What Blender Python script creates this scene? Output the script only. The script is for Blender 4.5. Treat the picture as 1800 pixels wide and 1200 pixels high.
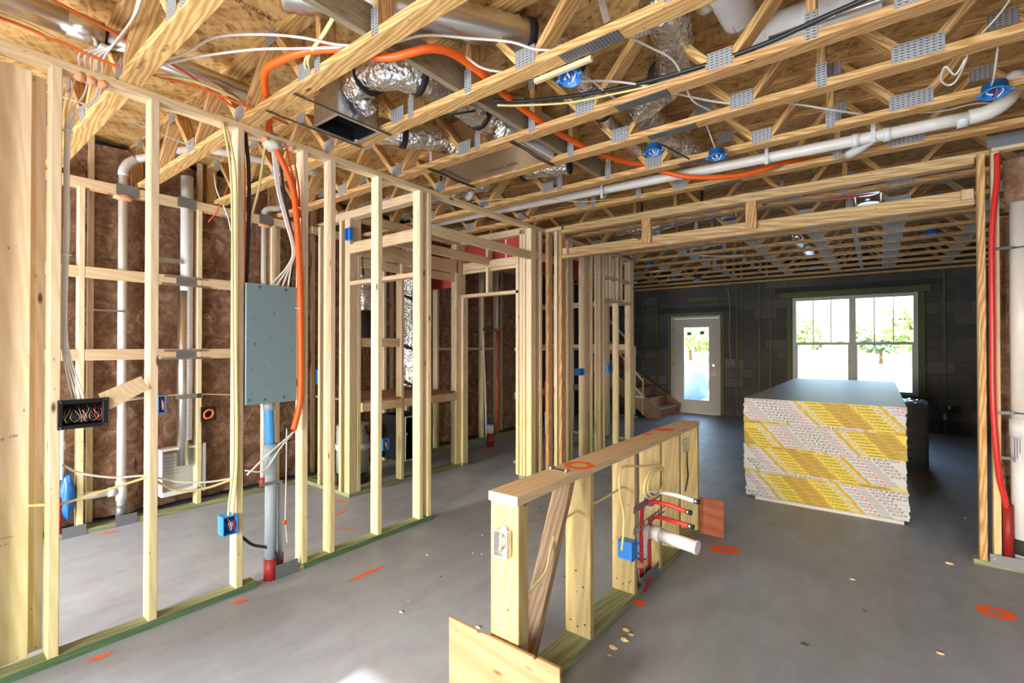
import bpy, math, random
from mathutils import Vector, Matrix, noise
random.seed(7)
for o in list(bpy.data.objects): bpy.data.objects.remove(o)
SC=bpy.context.scene
C=SC.collection
# ---------------------------------------------------------------- camera
cd=bpy.data.cameras.new('camera'); cam=bpy.data.objects.new('camera',cd); C.objects.link(cam)
cd.sensor_width=36.0; cd.lens=16.8; cd.shift_y=0.00133; cd.clip_start=0.05; cd.clip_end=400
cam.location=(0,0,1.455)
cam.rotation_euler=(math.radians(90)+0.0075,0,math.radians(37.476))
SC.camera=cam
# ---------------------------------------------------------------- world, sun, daylight, exposure
W=bpy.data.worlds.new('world'); SC.world=W; W.use_nodes=True
wn=W.node_tree.nodes; wl=W.node_tree.links; wn.clear()
sky=wn.new('ShaderNodeTexSky'); sky.sky_type='NISHITA'; sky.sun_disc=False
sky.sun_elevation=math.radians(30.1); sky.sun_rotation=math.radians(180); sky.air_density=1.2; sky.dust_density=3.0; sky.ozone_density=1.0
bg=wn.new('ShaderNodeBackground'); bg.inputs['Strength'].default_value=1.5
wo=wn.new('ShaderNodeOutputWorld'); wl.new(sky.outputs[0],bg.inputs['Color']); wl.new(bg.outputs[0],wo.inputs['Surface'])
sd=bpy.data.lights.new('sun','SUN'); sd.energy=8.0; sd.angle=math.radians(0.6); sd.color=(1,0.965,0.90)
so=bpy.data.objects.new('sun',sd); C.objects.link(so)
so.location=(0,-8,8)
so.rotation_euler=Vector((0,math.cos(math.radians(30.1)),-math.sin(math.radians(30.1)))).to_track_quat('-Z','Y').to_euler()
def area(name,loc,aim,sx,sy,power,col):
    l=bpy.data.lights.new(name,'AREA'); l.shape='RECTANGLE'; l.size=sx; l.size_y=sy; l.energy=power; l.color=col
    o=bpy.data.objects.new(name,l); C.objects.link(o); o.location=loc
    o.rotation_euler=Vector(aim).to_track_quat('-Z','Z').to_euler(); return o
# daylight entering by the wide rear opening and by the laundry window behind the photographer
area('daylight_patio_opening',(-1.4,-2.28,1.25),(0.0,1,0.0),0.9,1.8,84,(0.88,0.955,1.0))
area('added_fill_right',(1.35,-2.28,1.4),(-0.25,1,0.0),0.9,1.4,55,(0.88,0.955,1.0))  # added fill lamp for the dark right side, not a known window
area('daylight_laundry_window',(-4.0,-2.28,1.3),(0.05,1,0),1.3,1.5,165,(0.90,0.96,1.0))
VS=SC.view_settings
SC.display_settings.display_device='sRGB'
VS.view_transform='Standard'; VS.look='None'; VS.gamma=1.0; VS.exposure=0.46; VS.use_curve_mapping=False
# ---------------------------------------------------------------- material helpers
M={}
class NT:
    def __init__(s,name,rough=0.6,metal=0.0,spec=0.5):
        m=bpy.data.materials.new(name); m.use_nodes=True; s.m=m; s.n=m.node_tree.nodes; s.l=m.node_tree.links
        s.b=s.n['Principled BSDF']; s.b.inputs['Roughness'].default_value=rough; s.b.inputs['Metallic'].default_value=metal
        s.b.inputs['Specular IOR Level'].default_value=spec; M[name]=m
    def N(s,t,**k):
        x=s.n.new(t)
        for a,v in k.items():
            if a.startswith('i_'): x.inputs[a[2:].replace('_',' ')].default_value=v
            else: setattr(x,a,v)
        return x
    def L(s,a,b): s.l.new(a,b)
    def coord(s,scale=(1,1,1),kind='Object',rnd=False,rot=(0,0,0)):
        t=s.N('ShaderNodeTexCoord'); src=t.outputs[kind]
        if rnd:
            oi=s.N('ShaderNodeObjectInfo'); mu=s.N('ShaderNodeMath',operation='MULTIPLY'); mu.inputs[1].default_value=37.0
            s.L(oi.outputs['Random'],mu.inputs[0]); ad=s.N('ShaderNodeVectorMath',operation='ADD')
            s.L(src,ad.inputs[0]); s.L(mu.outputs[0],ad.inputs[1]); src=ad.outputs[0]
        mp=s.N('ShaderNodeMapping'); mp.inputs['Scale'].default_value=scale; mp.inputs['Rotation'].default_value=rot
        s.L(src,mp.inputs['Vector']); return mp.outputs[0]
    def noise(s,vec,scale=5,detail=3,rough=0.5,dist=0.0):
        x=s.N('ShaderNodeTexNoise'); x.inputs['Scale'].default_value=scale; x.inputs['Detail'].default_value=detail
        x.inputs['Roughness'].default_value=rough; x.inputs['Distortion'].default_value=dist; s.L(vec,x.inputs['Vector']); return x.outputs['Fac']
    def ramp(s,fac,stops):
        x=s.N('ShaderNodeValToRGB'); e=x.color_ramp.elements
        while len(e)>1: e.remove(e[-1])
        e[0].position=stops[0][0]; e[0].color=(*stops[0][1],1)
        for p,c in stops[1:]:
            q=e.new(p); q.color=(*c,1)
        s.L(fac,x.inputs[0]); return x.outputs[0]
    def mix(s,fac,a,b,mode='MIX'):
        x=s.N('ShaderNodeMix',data_type='RGBA',blend_type=mode)
        if isinstance(fac,(int,float)): x.inputs[0].default_value=fac
        else: s.L(fac,x.inputs[0])
        for v,i in ((a,6),(b,7)):
            if isinstance(v,tuple): x.inputs[i].default_value=(*v,1)
            else: s.L(v,x.inputs[i])
        return x.outputs[2]
    def math(s,op,a,b=0.0):
        x=s.N('ShaderNodeMath',operation=op)
        for v,i in ((a,0),(b,1)):
            if isinstance(v,(int,float)): x.inputs[i].default_value=v
            else: s.L(v,x.inputs[i])
        return x.outputs[0]
    def bump(s,h,strength=0.3,dist=0.01):
        x=s.N('ShaderNodeBump'); x.inputs['Strength'].default_value=strength; x.inputs['Distance'].default_value=dist
        s.L(h,x.inputs['Height']); s.L(x.outputs[0],s.b.inputs['Normal'])
    def base(s,c):
        if isinstance(c,tuple): s.b.inputs['Base Color'].default_value=(*c,1)
        else: s.L(c,s.b.inputs['Base Color'])
def plain(name,col,rough=0.5,metal=0.0,var=0.0,spec=0.5):
    t=NT(name,rough,metal,spec)
    if var>0:
        f=t.noise(t.coord((1,1,1),rnd=True),30,3)
        t.base(t.ramp(f,[(0.25,tuple(c*(1-var) for c in col)),(0.75,tuple(min(1,c*(1+var)) for c in col))]))
    else: t.base(col)
    return t
def wood(name,light,dark,con=0.5,ring=18,knot=True,spray=None,rough=0.62):
    t=NT(name,rough,0,0.3)
    v=t.coord((1,1,1),rnd=True)
    def sc(vec,s):
        mp=t.N('ShaderNodeMapping'); mp.inputs['Scale'].default_value=s; t.L(vec,mp.inputs['Vector']); return mp.outputs[0]
    wv=t.N('ShaderNodeTexWave',wave_type='BANDS',bands_direction='DIAGONAL'); wv.inputs['Scale'].default_value=ring; wv.inputs['Distortion'].default_value=11.0
    wv.inputs['Detail'].default_value=3.0; wv.inputs['Detail Scale'].default_value=0.7
    t.L(sc(v,(0.11,1,1)),wv.inputs['Vector'])
    fine=t.noise(sc(v,(2.0,60,60)),6,4,0.6)
    broad=t.noise(sc(v,(0.6,3,3)),1.5,2)
    f=t.math('ADD',t.math('MULTIPLY',wv.outputs['Fac'],con),t.math('MULTIPLY',fine,1-con))
    col=t.ramp(f,[(0.22,light),(0.78,dark)])
    oi=t.N('ShaderNodeObjectInfo')
    hs=t.N('ShaderNodeHueSaturation'); hs.inputs['Saturation'].default_value=1.0
    t.L(t.math('ADD',t.math('MULTIPLY',oi.outputs['Random'],0.16),0.92),hs.inputs['Value'])
    t.L(t.math('ADD',t.math('MULTIPLY',oi.outputs['Random'],0.012),0.494),hs.inputs['Hue']); t.L(col,hs.inputs['Color']); col=hs.outputs[0]
    col=t.mix(t.math('MULTIPLY',broad,0.25),col,dark)
    if knot:
        vo=t.N('ShaderNodeTexVoronoi'); vo.inputs['Scale'].default_value=1.0; t.L(sc(v,(2.3,7,7)),vo.inputs['Vector'])
        k=t.ramp(vo.outputs['Distance'],[(0.045,(1,1,1)),(0.085,(0,0,0))])
        col=t.mix(k,col,(0.16,0.065,0.025))
        vo2=t.N('ShaderNodeTexVoronoi'); vo2.inputs['Scale'].default_value=1.0; t.L(sc(v,(9,22,22)),vo2.inputs['Vector'])
        k2=t.ramp(vo2.outputs['Distance'],[(0.05,(1,1,1)),(0.09,(0,0,0))])
        col=t.mix(t.math('MULTIPLY',k2,0.65),col,(0.13,0.07,0.04))
    if spray:
        g=t.N('ShaderNodeNewGeometry'); sx=t.N('ShaderNodeSeparateXYZ'); t.L(g.outputs['Position'],sx.inputs[0])
        zz=t.math('ADD',sx.outputs['Z'],t.math('MULTIPLY',t.noise(t.coord((1,1,1),rnd=True),9,2),0.25))
        k=t.ramp(t.math('MULTIPLY',zz,0.5),[(0.10,(0.75,0.75,0.75)),(0.40,(0.55,0.55,0.55)),(0.58,(0,0,0))])
        col=t.mix(k,col,spray,'MULTIPLY')
    t.base(col); t.bump(f,0.12,0.003)
    return t
wood('stud_wood',(0.86,0.70,0.50),(0.70,0.52,0.32),0.30,14,True,(0.82,0.92,0.62))
wood('plate_wood',(0.80,0.62,0.40),(0.64,0.45,0.26),0.30,14,True)
wood('truss_wood',(0.79,0.515,0.23),(0.50,0.26,0.085),0.55,26,True)
wood('half_wall_wood',(0.62,0.47,0.26),(0.46,0.32,0.15),0.35,14,True,(0.9,0.95,0.75))
wood('pine_wood',(0.75,0.50,0.24),(0.46,0.24,0.09),0.62,26,True)
wood('treated_wood',(0.34,0.36,0.20),(0.17,0.20,0.10),0.35,16,True)
wood('treated_edge',(0.12,0.19,0.10),(0.06,0.11,0.05),0.2,16,False)
wood('strongback_wood',(0.50,0.40,0.25),(0.13,0.10,0.07),0.08,20,True)
wood('old_wood',(0.46,0.32,0.20),(0.26,0.16,0.09),0.45,20,True)
wood('plywood',(0.44,0.25,0.14),(0.35,0.17,0.085),0.45,5,True)
wood('plywood_red',(0.52,0.17,0.09),(0.36,0.10,0.05),0.40,5,True)
wood('furring_green',(0.17,0.20,0.09),(0.09,0.12,0.05),0.3,14,True)
wood('beam_wood',(0.72,0.52,0.28),(0.50,0.31,0.14),0.55,18,True)
t=NT('osb',0.7,0,0.3)
def strand(ang,sc,ch):
    a=t.coord((1,1,1),rot=(0,0,ang)); nz=t.N('ShaderNodeTexNoise'); nz.inputs['Scale'].default_value=6.0; nz.inputs['Detail'].default_value=2.0; t.L(a,nz.inputs['Vector'])
    dv=t.N('ShaderNodeVectorMath',operation='MULTIPLY_ADD'); t.L(nz.outputs['Color'],dv.inputs[0]); dv.inputs[1].default_value=(0.05,0.05,0.0); t.L(a,dv.inputs[2])
    mp=t.N('ShaderNodeMapping'); mp.inputs['Scale'].default_value=sc; t.L(dv.outputs[0],mp.inputs['Vector'])
    v=t.N('ShaderNodeTexVoronoi',feature='F1'); v.inputs['Scale'].default_value=1.0; t.L(mp.outputs[0],v.inputs['Vector']); c=t.N('ShaderNodeSeparateColor'); t.L(v.outputs['Color'],c.inputs[0]); return c.outputs[ch]
mx=t.math('ADD',t.math('MULTIPLY',strand(0.45,(9,42,1),0),0.36),t.math('ADD',t.math('MULTIPLY',strand(1.2,(11,46,1),1),0.32),t.math('MULTIPLY',strand(2.4,(10,40,1),2),0.32)))
oc=t.ramp(mx,[(0.16,(0.30,0.15,0.045)),(0.32,(0.55,0.32,0.11)),(0.55,(0.72,0.46,0.185)),(0.85,(0.80,0.57,0.27))])
oc=t.mix(t.math('MULTIPLY',t.noise(t.coord((1,1,1)),2.2,3),0.35),oc,(0.48,0.26,0.08)); t.base(oc); t.bump(mx,0.25,0.003)
t=NT('concrete',0.5,0,0.45)
v=t.coord((1,1,1)); n1=t.noise(v,0.9,5,0.55,0.4); n2=t.noise(v,7,6,0.65); n3=t.noise(t.coord((0.5,2.2,1),rot=(0,0,0.5)),2.2,5,0.6,0.6)
cc=t.ramp(t.math('ADD',t.math('MULTIPLY',n1,0.55),t.math('MULTIPLY',n3,0.45)),[(0.30,(0.215,0.235,0.275)),(0.5,(0.295,0.325,0.38)),(0.70,(0.365,0.395,0.455))])
cc=t.mix(t.ramp(n2,[(0.45,(0,0,0)),(0.75,(0.35,0.35,0.35))]),cc,(0.25,0.225,0.24))
vo=t.N('ShaderNodeTexVoronoi'); t.L(t.coord((1,2.3,1),rot=(0,0,0.7)),vo.inputs['Vector']); vo.inputs['Scale'].default_value=3.0; vo.inputs['Randomness'].default_value=1
sp=t.ramp(vo.outputs['Distance'],[(0.02,(0.55,0.55,0.55)),(0.05,(0,0,0))])
cc=t.mix(sp,cc,(0.16,0.14,0.13)); t.base(cc)
t.L(t.ramp(n2,[(0.3,(0.42,0.42,0.42)),(0.7,(0.6,0.6,0.6))]),t.b.inputs['Roughness']); t.bump(n2,0.06,0.004)
t=NT('block',0.9,0,0.2)
oi=t.N('ShaderNodeObjectInfo'); bc=t.ramp(oi.outputs['Random'],[(0.0,(0.085,0.086,0.085)),(0.6,(0.105,0.105,0.103)),(0.84,(0.135,0.132,0.13)),(0.94,(0.19,0.185,0.18)),(0.995,(0.17,0.125,0.105))])
nn=t.noise(t.coord((1,1,1),rnd=True),60,4,0.7); t.base(t.mix(0.25,bc,t.ramp(nn,[(0.3,(0.05,0.05,0.05)),(0.7,(0.25,0.245,0.24))]))); t.bump(nn,0.5,0.006)
plain('mortar',(0.085,0.085,0.084),0.95,0,0.15); plain('lintel_grey',(0.06,0.062,0.066),0.9,0,0.1)
t=NT('insulation',0.95,0,0.1)
v=t.coord((1,1,1),rnd=True); n1=t.noise(v,5.5,7,0.72,2.2); n2=t.noise(v,45,4,0.7,2.0)
t.base(t.mix(0.30,t.ramp(n1,[(0.3,(0.16,0.07,0.038)),(0.5,(0.42,0.235,0.14)),(0.66,(0.78,0.56,0.42))]),t.ramp(n2,[(0.35,(0.18,0.08,0.045)),(0.7,(0.66,0.45,0.32))]))); t.bump(n1,0.9,0.05)
t=NT('foil',0.2,1.0)
v=t.coord((1,1,1)); vo=t.N('ShaderNodeTexVoronoi'); t.L(v,vo.inputs['Vector']); vo.inputs['Scale'].default_value=38; n=t.noise(v,26,4,0.65,1.0)
t.base((0.80,0.80,0.80)); t.bump(t.math('ADD',vo.outputs['Distance'],n),0.75,0.012)
t=NT('foil_board',0.32,1.0); t.base((0.74,0.70,0.64)); t.bump(t.noise(t.coord((1,1,1)),14,3),0.15,0.01)
t=NT('galv',0.36,1.0); t.base(t.ramp(t.noise(t.coord((1,1,1)),30,3),[(0.3,(0.52,0.53,0.55)),(0.7,(0.72,0.73,0.75))]))
t=NT('spiral_metal',0.30,1.0); t.base((0.78,0.77,0.75))
# toothed plate
t=NT('plate_metal',0.55,0.45)
v=t.coord((1,1,1)); wv=t.N('ShaderNodeTexWave',wave_type='BANDS',bands_direction='X'); wv.inputs['Scale'].default_value=14; t.L(v,wv.inputs['Vector'])
wz=t.N('ShaderNodeTexWave',wave_type='BANDS',bands_direction='Z'); wz.inputs['Scale'].default_value=24; t.L(v,wz.inputs['Vector'])
h=t.math('MULTIPLY',wv.outputs['Fac'],wz.outputs['Fac']); t.base(t.ramp(h,[(0.25,(0.40,0.41,0.43)),(0.6,(0.30,0.305,0.315)),(0.75,(0.13,0.12,0.11))])); t.bump(h,0.5,0.004)
t=NT('splice_metal',0.5,0.7)
v=t.coord((1,1,1)); wv=t.N('ShaderNodeTexWave',wave_type='BANDS',bands_direction='X'); wv.inputs['Scale'].default_value=20; t.L(v,wv.inputs['Vector'])
wz=t.N('ShaderNodeTexWave',wave_type='BANDS',bands_direction='Y'); wz.inputs['Scale'].default_value=30; t.L(v,wz.inputs['Vector'])
h=t.math('MULTIPLY',wv.outputs['Fac'],wz.outputs['Fac']); t.base(t.ramp(h,[(0.2,(0.17,0.18,0.19)),(0.6,(0.42,0.43,0.45))])); t.bump(h,0.4,0.003)
plain('nail_plate',(0.235,0.25,0.275),0.42,0.55,0.05); plain('dark_steel',(0.10,0.10,0.105),0.4,0.8); plain('screw',(0.6,0.6,0.6),0.3,1.0)
plain('pvc',(0.74,0.71,0.665),0.3,0,0.03); plain('pvc_white',(0.72,0.73,0.745),0.3,0,0.02); plain('purple',(0.25,0.13,0.45),0.5)
plain('pvc_grey',(0.33,0.38,0.43),0.45,0,0.04); plain('ent_blue',(0.05,0.30,0.72),0.4); plain('ent_orange',(0.88,0.13,0.012),0.38); plain('cable_orange',(0.82,0.16,0.03),0.45)
plain('pex_red',(0.66,0.035,0.03),0.3); plain('sleeve_red',(0.30,0.018,0.014),0.5,0,0.15); plain('pex_white',(0.78,0.80,0.80),0.3)
plain('box_blue',(0.03,0.24,0.72),0.4,0,0.04); plain('cable_white',(0.78,0.76,0.72),0.45); plain('cable_yellow',(0.76,0.65,0.29),0.45); plain('cable_black',(0.018,0.018,0.02),0.4); plain('cable_red',(0.5,0.03,0.03),0.45); plain('cable_grey',(0.40,0.41,0.42),0.45)
plain('copper',(0.72,0.35,0.18),0.35,0.9); plain('black_plastic',(0.012,0.012,0.014),0.35); plain('black_fabric',(0.015,0.015,0.016),0.8); plain('panel_grey',(0.24,0.345,0.385),0.42,0.25,0.03)
t=plain('foam',(0.82,0.40,0.22),0.8,0,0.1); plain('foam_white',(0.78,0.76,0.62),0.8,0,0.1); plain('tie_white',(0.85,0.84,0.82),0.4)
plain('paint_orange',(0.98,0.135,0.03),0.7); plain('red_board',(0.42,0.045,0.035),0.7,0,0.12); plain('red_edge',(0.75,0.60,0.55),0.8)
plain('gyp_paper',(0.36,0.39,0.41),0.5,0,0.06); plain('gyp_core',(0.66,0.66,0.64),0.9,0,0.04)
plain('tape_white',(0.60,0.61,0.64),0.6); plain('tape_yellow',(0.70,0.57,0.065),0.55); plain('tape_gold',(0.52,0.36,0.05),0.55); plain('tape_ink',(0.03,0.03,0.035),0.7); plain('tape_grey',(0.27,0.28,0.30),0.7); plain('tape_red',(0.75,0.12,0.10),0.6); plain('tape_violet',(0.08,0.05,0.22),0.6); plain('tape_brown',(0.26,0.13,0.02),0.7)
plain('white_vinyl',(0.62,0.66,0.67),0.4); plain('door_paint',(0.50,0.48,0.47),0.45,0,0.02); plain('sticker_green',(0.16,0.28,0.14),0.6); plain('sticker_blue',(0.05,0.17,0.22),0.6)
plain('box_white',(0.72,0.74,0.76),0.45); plain('label_paper',(0.62,0.65,0.68),0.6); plain('label_orange',(0.72,0.24,0.05),0.6); plain('ink_grey',(0.32,0.34,0.36),0.7)
plain('crate_grey',(0.14,0.15,0.16),0.5); plain('wrap_film',(0.45,0.58,0.75),0.18); plain('bag_blue',(0.02,0.13,0.42),0.4); plain('white_wrap',(0.74,0.74,0.72),0.7,0,0.05)
plain('stamp',(0.10,0.075,0.05),0.8); plain('chip',(0.78,0.55,0.30),0.8); plain('debris',(0.07,0.065,0.06),0.9); plain('mud',(0.03,0.035,0.033),0.9)
plain('grass',(0.40,0.46,0.22),0.95,0,0.25); plain('sand',(0.60,0.60,0.58),0.95,0,0.08); plain('leaf',(0.30,0.42,0.16),0.8,0,0.3); plain('leaf_dark',(0.24,0.34,0.20),0.8,0,0.3); plain('bark',(0.16,0.11,0.07),0.9,0,0.2); plain('tarp_blue',(0.28,0.42,0.62),0.5,0,0.1)
t=NT('glass'); t.n.remove(t.b); tr=t.N('ShaderNodeBsdfTransparent'); tr.inputs[0].default_value=(0.95,0.97,0.97,1); gl=t.N('ShaderNodeBsdfGlossy'); gl.inputs['Roughness'].default_value=0.03
fr=t.N('ShaderNodeFresnel'); fr.inputs[0].default_value=1.45; ms=t.N('ShaderNodeMixShader'); t.L(fr.outputs[0],ms.inputs[0]); t.L(tr.outputs[0],ms.inputs[1]); t.L(gl.outputs[0],ms.inputs[2]); t.L(ms.outputs[0],t.n['Material Output'].inputs[0])
t=NT('printed_wrap',0.55,0,0.4)
v=t.coord((9,1,26)); vo=t.N('ShaderNodeTexVoronoi'); t.L(v,vo.inputs['Vector']); vo.inputs['Scale'].default_value=3
t.base(t.mix(t.ramp(vo.outputs['Distance'],[(0.12,(0.6,0.6,0.6)),(0.2,(0,0,0))]),(0.72,0.72,0.73),(0.55,0.16,0.18)))
# ---------------------------------------------------------------- geometry helpers
def ploc(p):
    return p.location.copy() if p is not None else Vector((0,0,0))
def link(name,me,mat,par=None,mw=None):
    o=bpy.data.objects.new(name,me); C.objects.link(o)
    if mat is not None and len(me.materials)==0: me.materials.append(M[mat])
    mw=mw or Matrix.Identity(4)
    if par is not None:
        o.parent=par
        # parents are plain translated objects, sub-parents keep their own rotation
        o.matrix_parent_inverse=Matrix.Identity(4)
        o.matrix_local=pw(par).inverted()@mw
    else: o.matrix_world=mw
    WM[o.name]=mw
    return o
WM={}
def pw(o):
    return WM.get(o.name, Matrix.Translation(o.location))
def thing(name,label,cat,loc=(0,0,0),group=None,kind=None):
    o=bpy.data.objects.new(name,None); C.objects.link(o); o.location=loc; o.empty_display_size=0.05
    WM[o.name]=Matrix.Translation(Vector(loc)); return tag(o,label,cat,group,kind)
def tag(o,label=None,cat=None,group=None,kind=None):
    if label: o['label']=label
    if cat: o['category']=cat
    if group: o['group']=group
    if kind: o['kind']=kind
    return o
def struct(name,loc=(0,0,0),label=None):
    o=thing(name,label,None,loc,None,'structure'); return o
MC={}
def mesh(name,v,f,smooth=False,mi=None,mats=None):
    me=bpy.data.meshes.new(name); me.from_pydata([tuple(p) for p in v],[],f)
    if mats:
        for m in mats: me.materials.append(M[m])
    if mi:
        for i,p in enumerate(me.polygons): p.material_index=mi[i]
    if smooth:
        for p in me.polygons: p.use_smooth=True
    me.update(); return me
def lumber_mesh(L,w,t,mat,ch=0.0028):
    k=(round(L,4),round(w,4),round(t,4),mat,ch)
    if k in MC: return MC[k]
    c=min(ch,w*0.3,t*0.3); a,b=w/2,t/2
    if ch>0: sec=[(-a+c,-b),(a-c,-b),(a,-b+c),(a,b-c),(a-c,b),(-a+c,b),(-a,b-c),(-a,-b+c)]
    else: sec=[(-a,-b),(a,-b),(a,b),(-a,b)]
    n=len(sec); v=[(-L/2,y,z) for y,z in sec]+[(L/2,y,z) for y,z in sec]
    f=[(i,(i+1)%n,n+(i+1)%n,n+i) for i in range(n)]+[tuple(range(n-1,-1,-1)),tuple(range(n,2*n))]
    f=[tuple(reversed(q)) for q in f]
    f=[tuple(reversed(q)) for q in f]
    me=mesh('board',v,f,mats=[mat]); MC[k]=me; return me
def bx(name,par,x0,x1,y0,y1,z0,z1,mat,ch=0.0028):
    d=(x1-x0,y1-y0,z1-z0); c=Vector(((x0+x1)/2,(y0+y1)/2,(z0+z1)/2)); m=max(range(3),key=lambda i:d[i])
    if m==0: me=lumber_mesh(d[0],d[1],d[2],mat,ch); R=Matrix.Identity(4)
    elif m==1: me=lumber_mesh(d[1],d[0],d[2],mat,ch); R=Matrix.Rotation(math.pi/2,4,'Z')
    else: me=lumber_mesh(d[2],d[1],d[0],mat,ch); R=Matrix.Rotation(-math.pi/2,4,'Y')
    return link(name,me,mat,par,Matrix.Translation(c)@R)
def bd(name,par,p0,p1,w,t,mat,up=(0,0,1),ch=0.0028):
    p0=Vector(p0);p1=Vector(p1); x=(p1-p0); L=x.length; x.normalize(); u=Vector(up); z=(u-x*u.dot(x)).normalized(); y=z.cross(x)
    R=Matrix((x,y,z)).transposed().to_4x4()
    return link(name,lumber_mesh(L,w,t,mat,ch),mat,par,Matrix.Translation((p0+p1)/2)@R)
def spline(pts,sub=6):
    P=[Vector(p) for p in pts]
    if len(P)<3 or sub<2: return P
    out=[]
    for i in range(len(P)-1):
        p0=P[i-1] if i>0 else P[0]*2-P[1]; p1=P[i]; p2=P[i+1]; p3=P[i+2] if i+2<len(P) else P[-1]*2-P[-2]
        for k in range(sub):
            t=k/sub; out.append(0.5*((2*p1)+(p2-p0)*t+(2*p0-5*p1+4*p2-p3)*t*t+(3*p1-p0-3*p2+p3)*t**3))
    out.append(P[-1]); return out
def sweep(pts,rad,n=8,caps=True):
    P=[Vector(p) for p in pts]; V=[];F=[]
    T=[(P[min(i+1,len(P)-1)]-P[max(i-1,0)]).normalized() for i in range(len(P))]
    u=Vector((0,0,1)) if abs(T[0].z)<0.9 else Vector((1,0,0))
    u=(u-T[0]*u.dot(T[0])).normalized()
    for i,p in enumerate(P):
        u=(u-T[i]*u.dot(T[i])).normalized(); w=T[i].cross(u); r=rad(i/(len(P)-1),i) if callable(rad) else rad
        for k in range(n):
            a=2*math.pi*k/n; V.append(p+u*(r*math.cos(a))+w*(r*math.sin(a)))
    for i in range(len(P)-1):
        for k in range(n):
            F.append((i*n+k,i*n+(k+1)%n,(i+1)*n+(k+1)%n,(i+1)*n+k))
    if caps: F.append(tuple(range(n-1,-1,-1))); F.append(tuple((len(P)-1)*n+k for k in range(n)))
    return V,F
def tube(name,par,pts,r,mat,n=8,sub=6,caps=True):
    V,F=sweep(spline(pts,sub),r,n,caps); c=V[0].copy() if par is None else Vector((0,0,0))
    if par is None:
        c=Vector(pts[0]); V=[q-c for q in V]
        return link(name,mesh(name,V,F,True),mat,None,Matrix.Translation(c))
    return link(name,mesh(name,V,F,True),mat,par)
def cyl(name,par,p0,p1,r,mat,n=16,r2=None):
    V,F=sweep([p0,p1],(lambda t,i:r+(r2-r)*t) if r2 is not None else r,n)
    me=mesh(name,V,F)
    for p in me.polygons:
        if len(p.vertices)==4: p.use_smooth=True
    return link(name,me,mat,par)
def foildir(name,par,pts,r,mat='foil',n=20,amp=0.10,seed=0,sub=10,ribs=False):
    P=spline(pts,sub); V,F=sweep(P,(lambda t,i:r*(1+(0.09*(i%2) if ribs else 0))),n)
    if not ribs:
        V2=[]
        for k,q in enumerate(V):
            c=P[k//n]; d=(q-c); s=1+amp*(noise.noise(q*9+Vector((seed,0,0)))+0.7*noise.noise(q*26+Vector((seed,5,0))))
            V2.append(c+d*s)
        V=V2
    me=mesh(name,V,F,True); return link(name,me,mat,par)
def quad(name,par,pts,mat):
    return link(name,mesh(name,pts,[tuple(range(len(pts)))]),mat,par)
def prism(name,par,pts,vec,mat):
    """flat polygon pts extruded by vec"""
    n=len(pts); P=[Vector(p) for p in pts]; e=Vector(vec); V=P+[p+e for p in P]
    nr=(P[1]-P[0]).cross(P[2]-P[1]); flip=nr.dot(e)>0
    F=[tuple(range(n)),tuple(range(2*n-1,n-1,-1))]+[(i,n+i,n+(i+1)%n,(i+1)%n) for i in range(n)]
    if flip: F=[tuple(reversed(f)) for f in F]
    return link(name,mesh(name,V,F),mat,par)
def disc(name,par,c,nv,r,th,mat,n=20):
    c=Vector(c); nv=Vector(nv).normalized(); return cyl(name,par,c,c+nv*th,r,mat,n)
def ring(name,par,c,nv,r,tr,mat,n=24,m=8,sx=1.0):
    c=Vector(c); z=Vector(nv).normalized(); x=z.orthogonal().normalized(); y=z.cross(x)
    P=[c+x*(r*math.cos(2*math.pi*i/n)*sx)+y*(r*math.sin(2*math.pi*i/n)) for i in range(n)]
    V=[];F=[]
    for i,p in enumerate(P):
        d=(p-c).normalized()
        for k in range(m):
            a=2*math.pi*k/m; V.append(p+d*(tr*math.cos(a))+z*(tr*math.sin(a)))
    for i in range(n):
        for k in range(m):
            j=(i+1)%n; F.append((i*m+k,i*m+(k+1)%m,j*m+(k+1)%m,j*m+k))
    return link(name,mesh(name,V,F,True),mat,par)
def blob(name,par,c,r,mat,seed=0,sq=(1,1,1),amp=0.3,seg=10):
    V=[];F=[]; c=Vector(c)
    for i in range(seg+1):
        th=math.pi*i/seg
        for k in range(seg*2):
            ph=math.pi*k/seg; d=Vector((math.sin(th)*math.cos(ph),math.sin(th)*math.sin(ph),math.cos(th)))
            s=r*(1+amp*noise.noise(d*2.3+Vector((seed*3.1,0,seed)))); V.append(Vector((d.x*sq[0],d.y*sq[1],d.z*sq[2]))*s)
    n=seg*2
    for i in range(seg):
        for k in range(n): F.append((i*n+k,(i+1)*n+k,(i+1)*n+(k+1)%n,i*n+(k+1)%n))
    return link(name,mesh(name,V,F,True),mat,par,Matrix.Translation(c))
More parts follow.
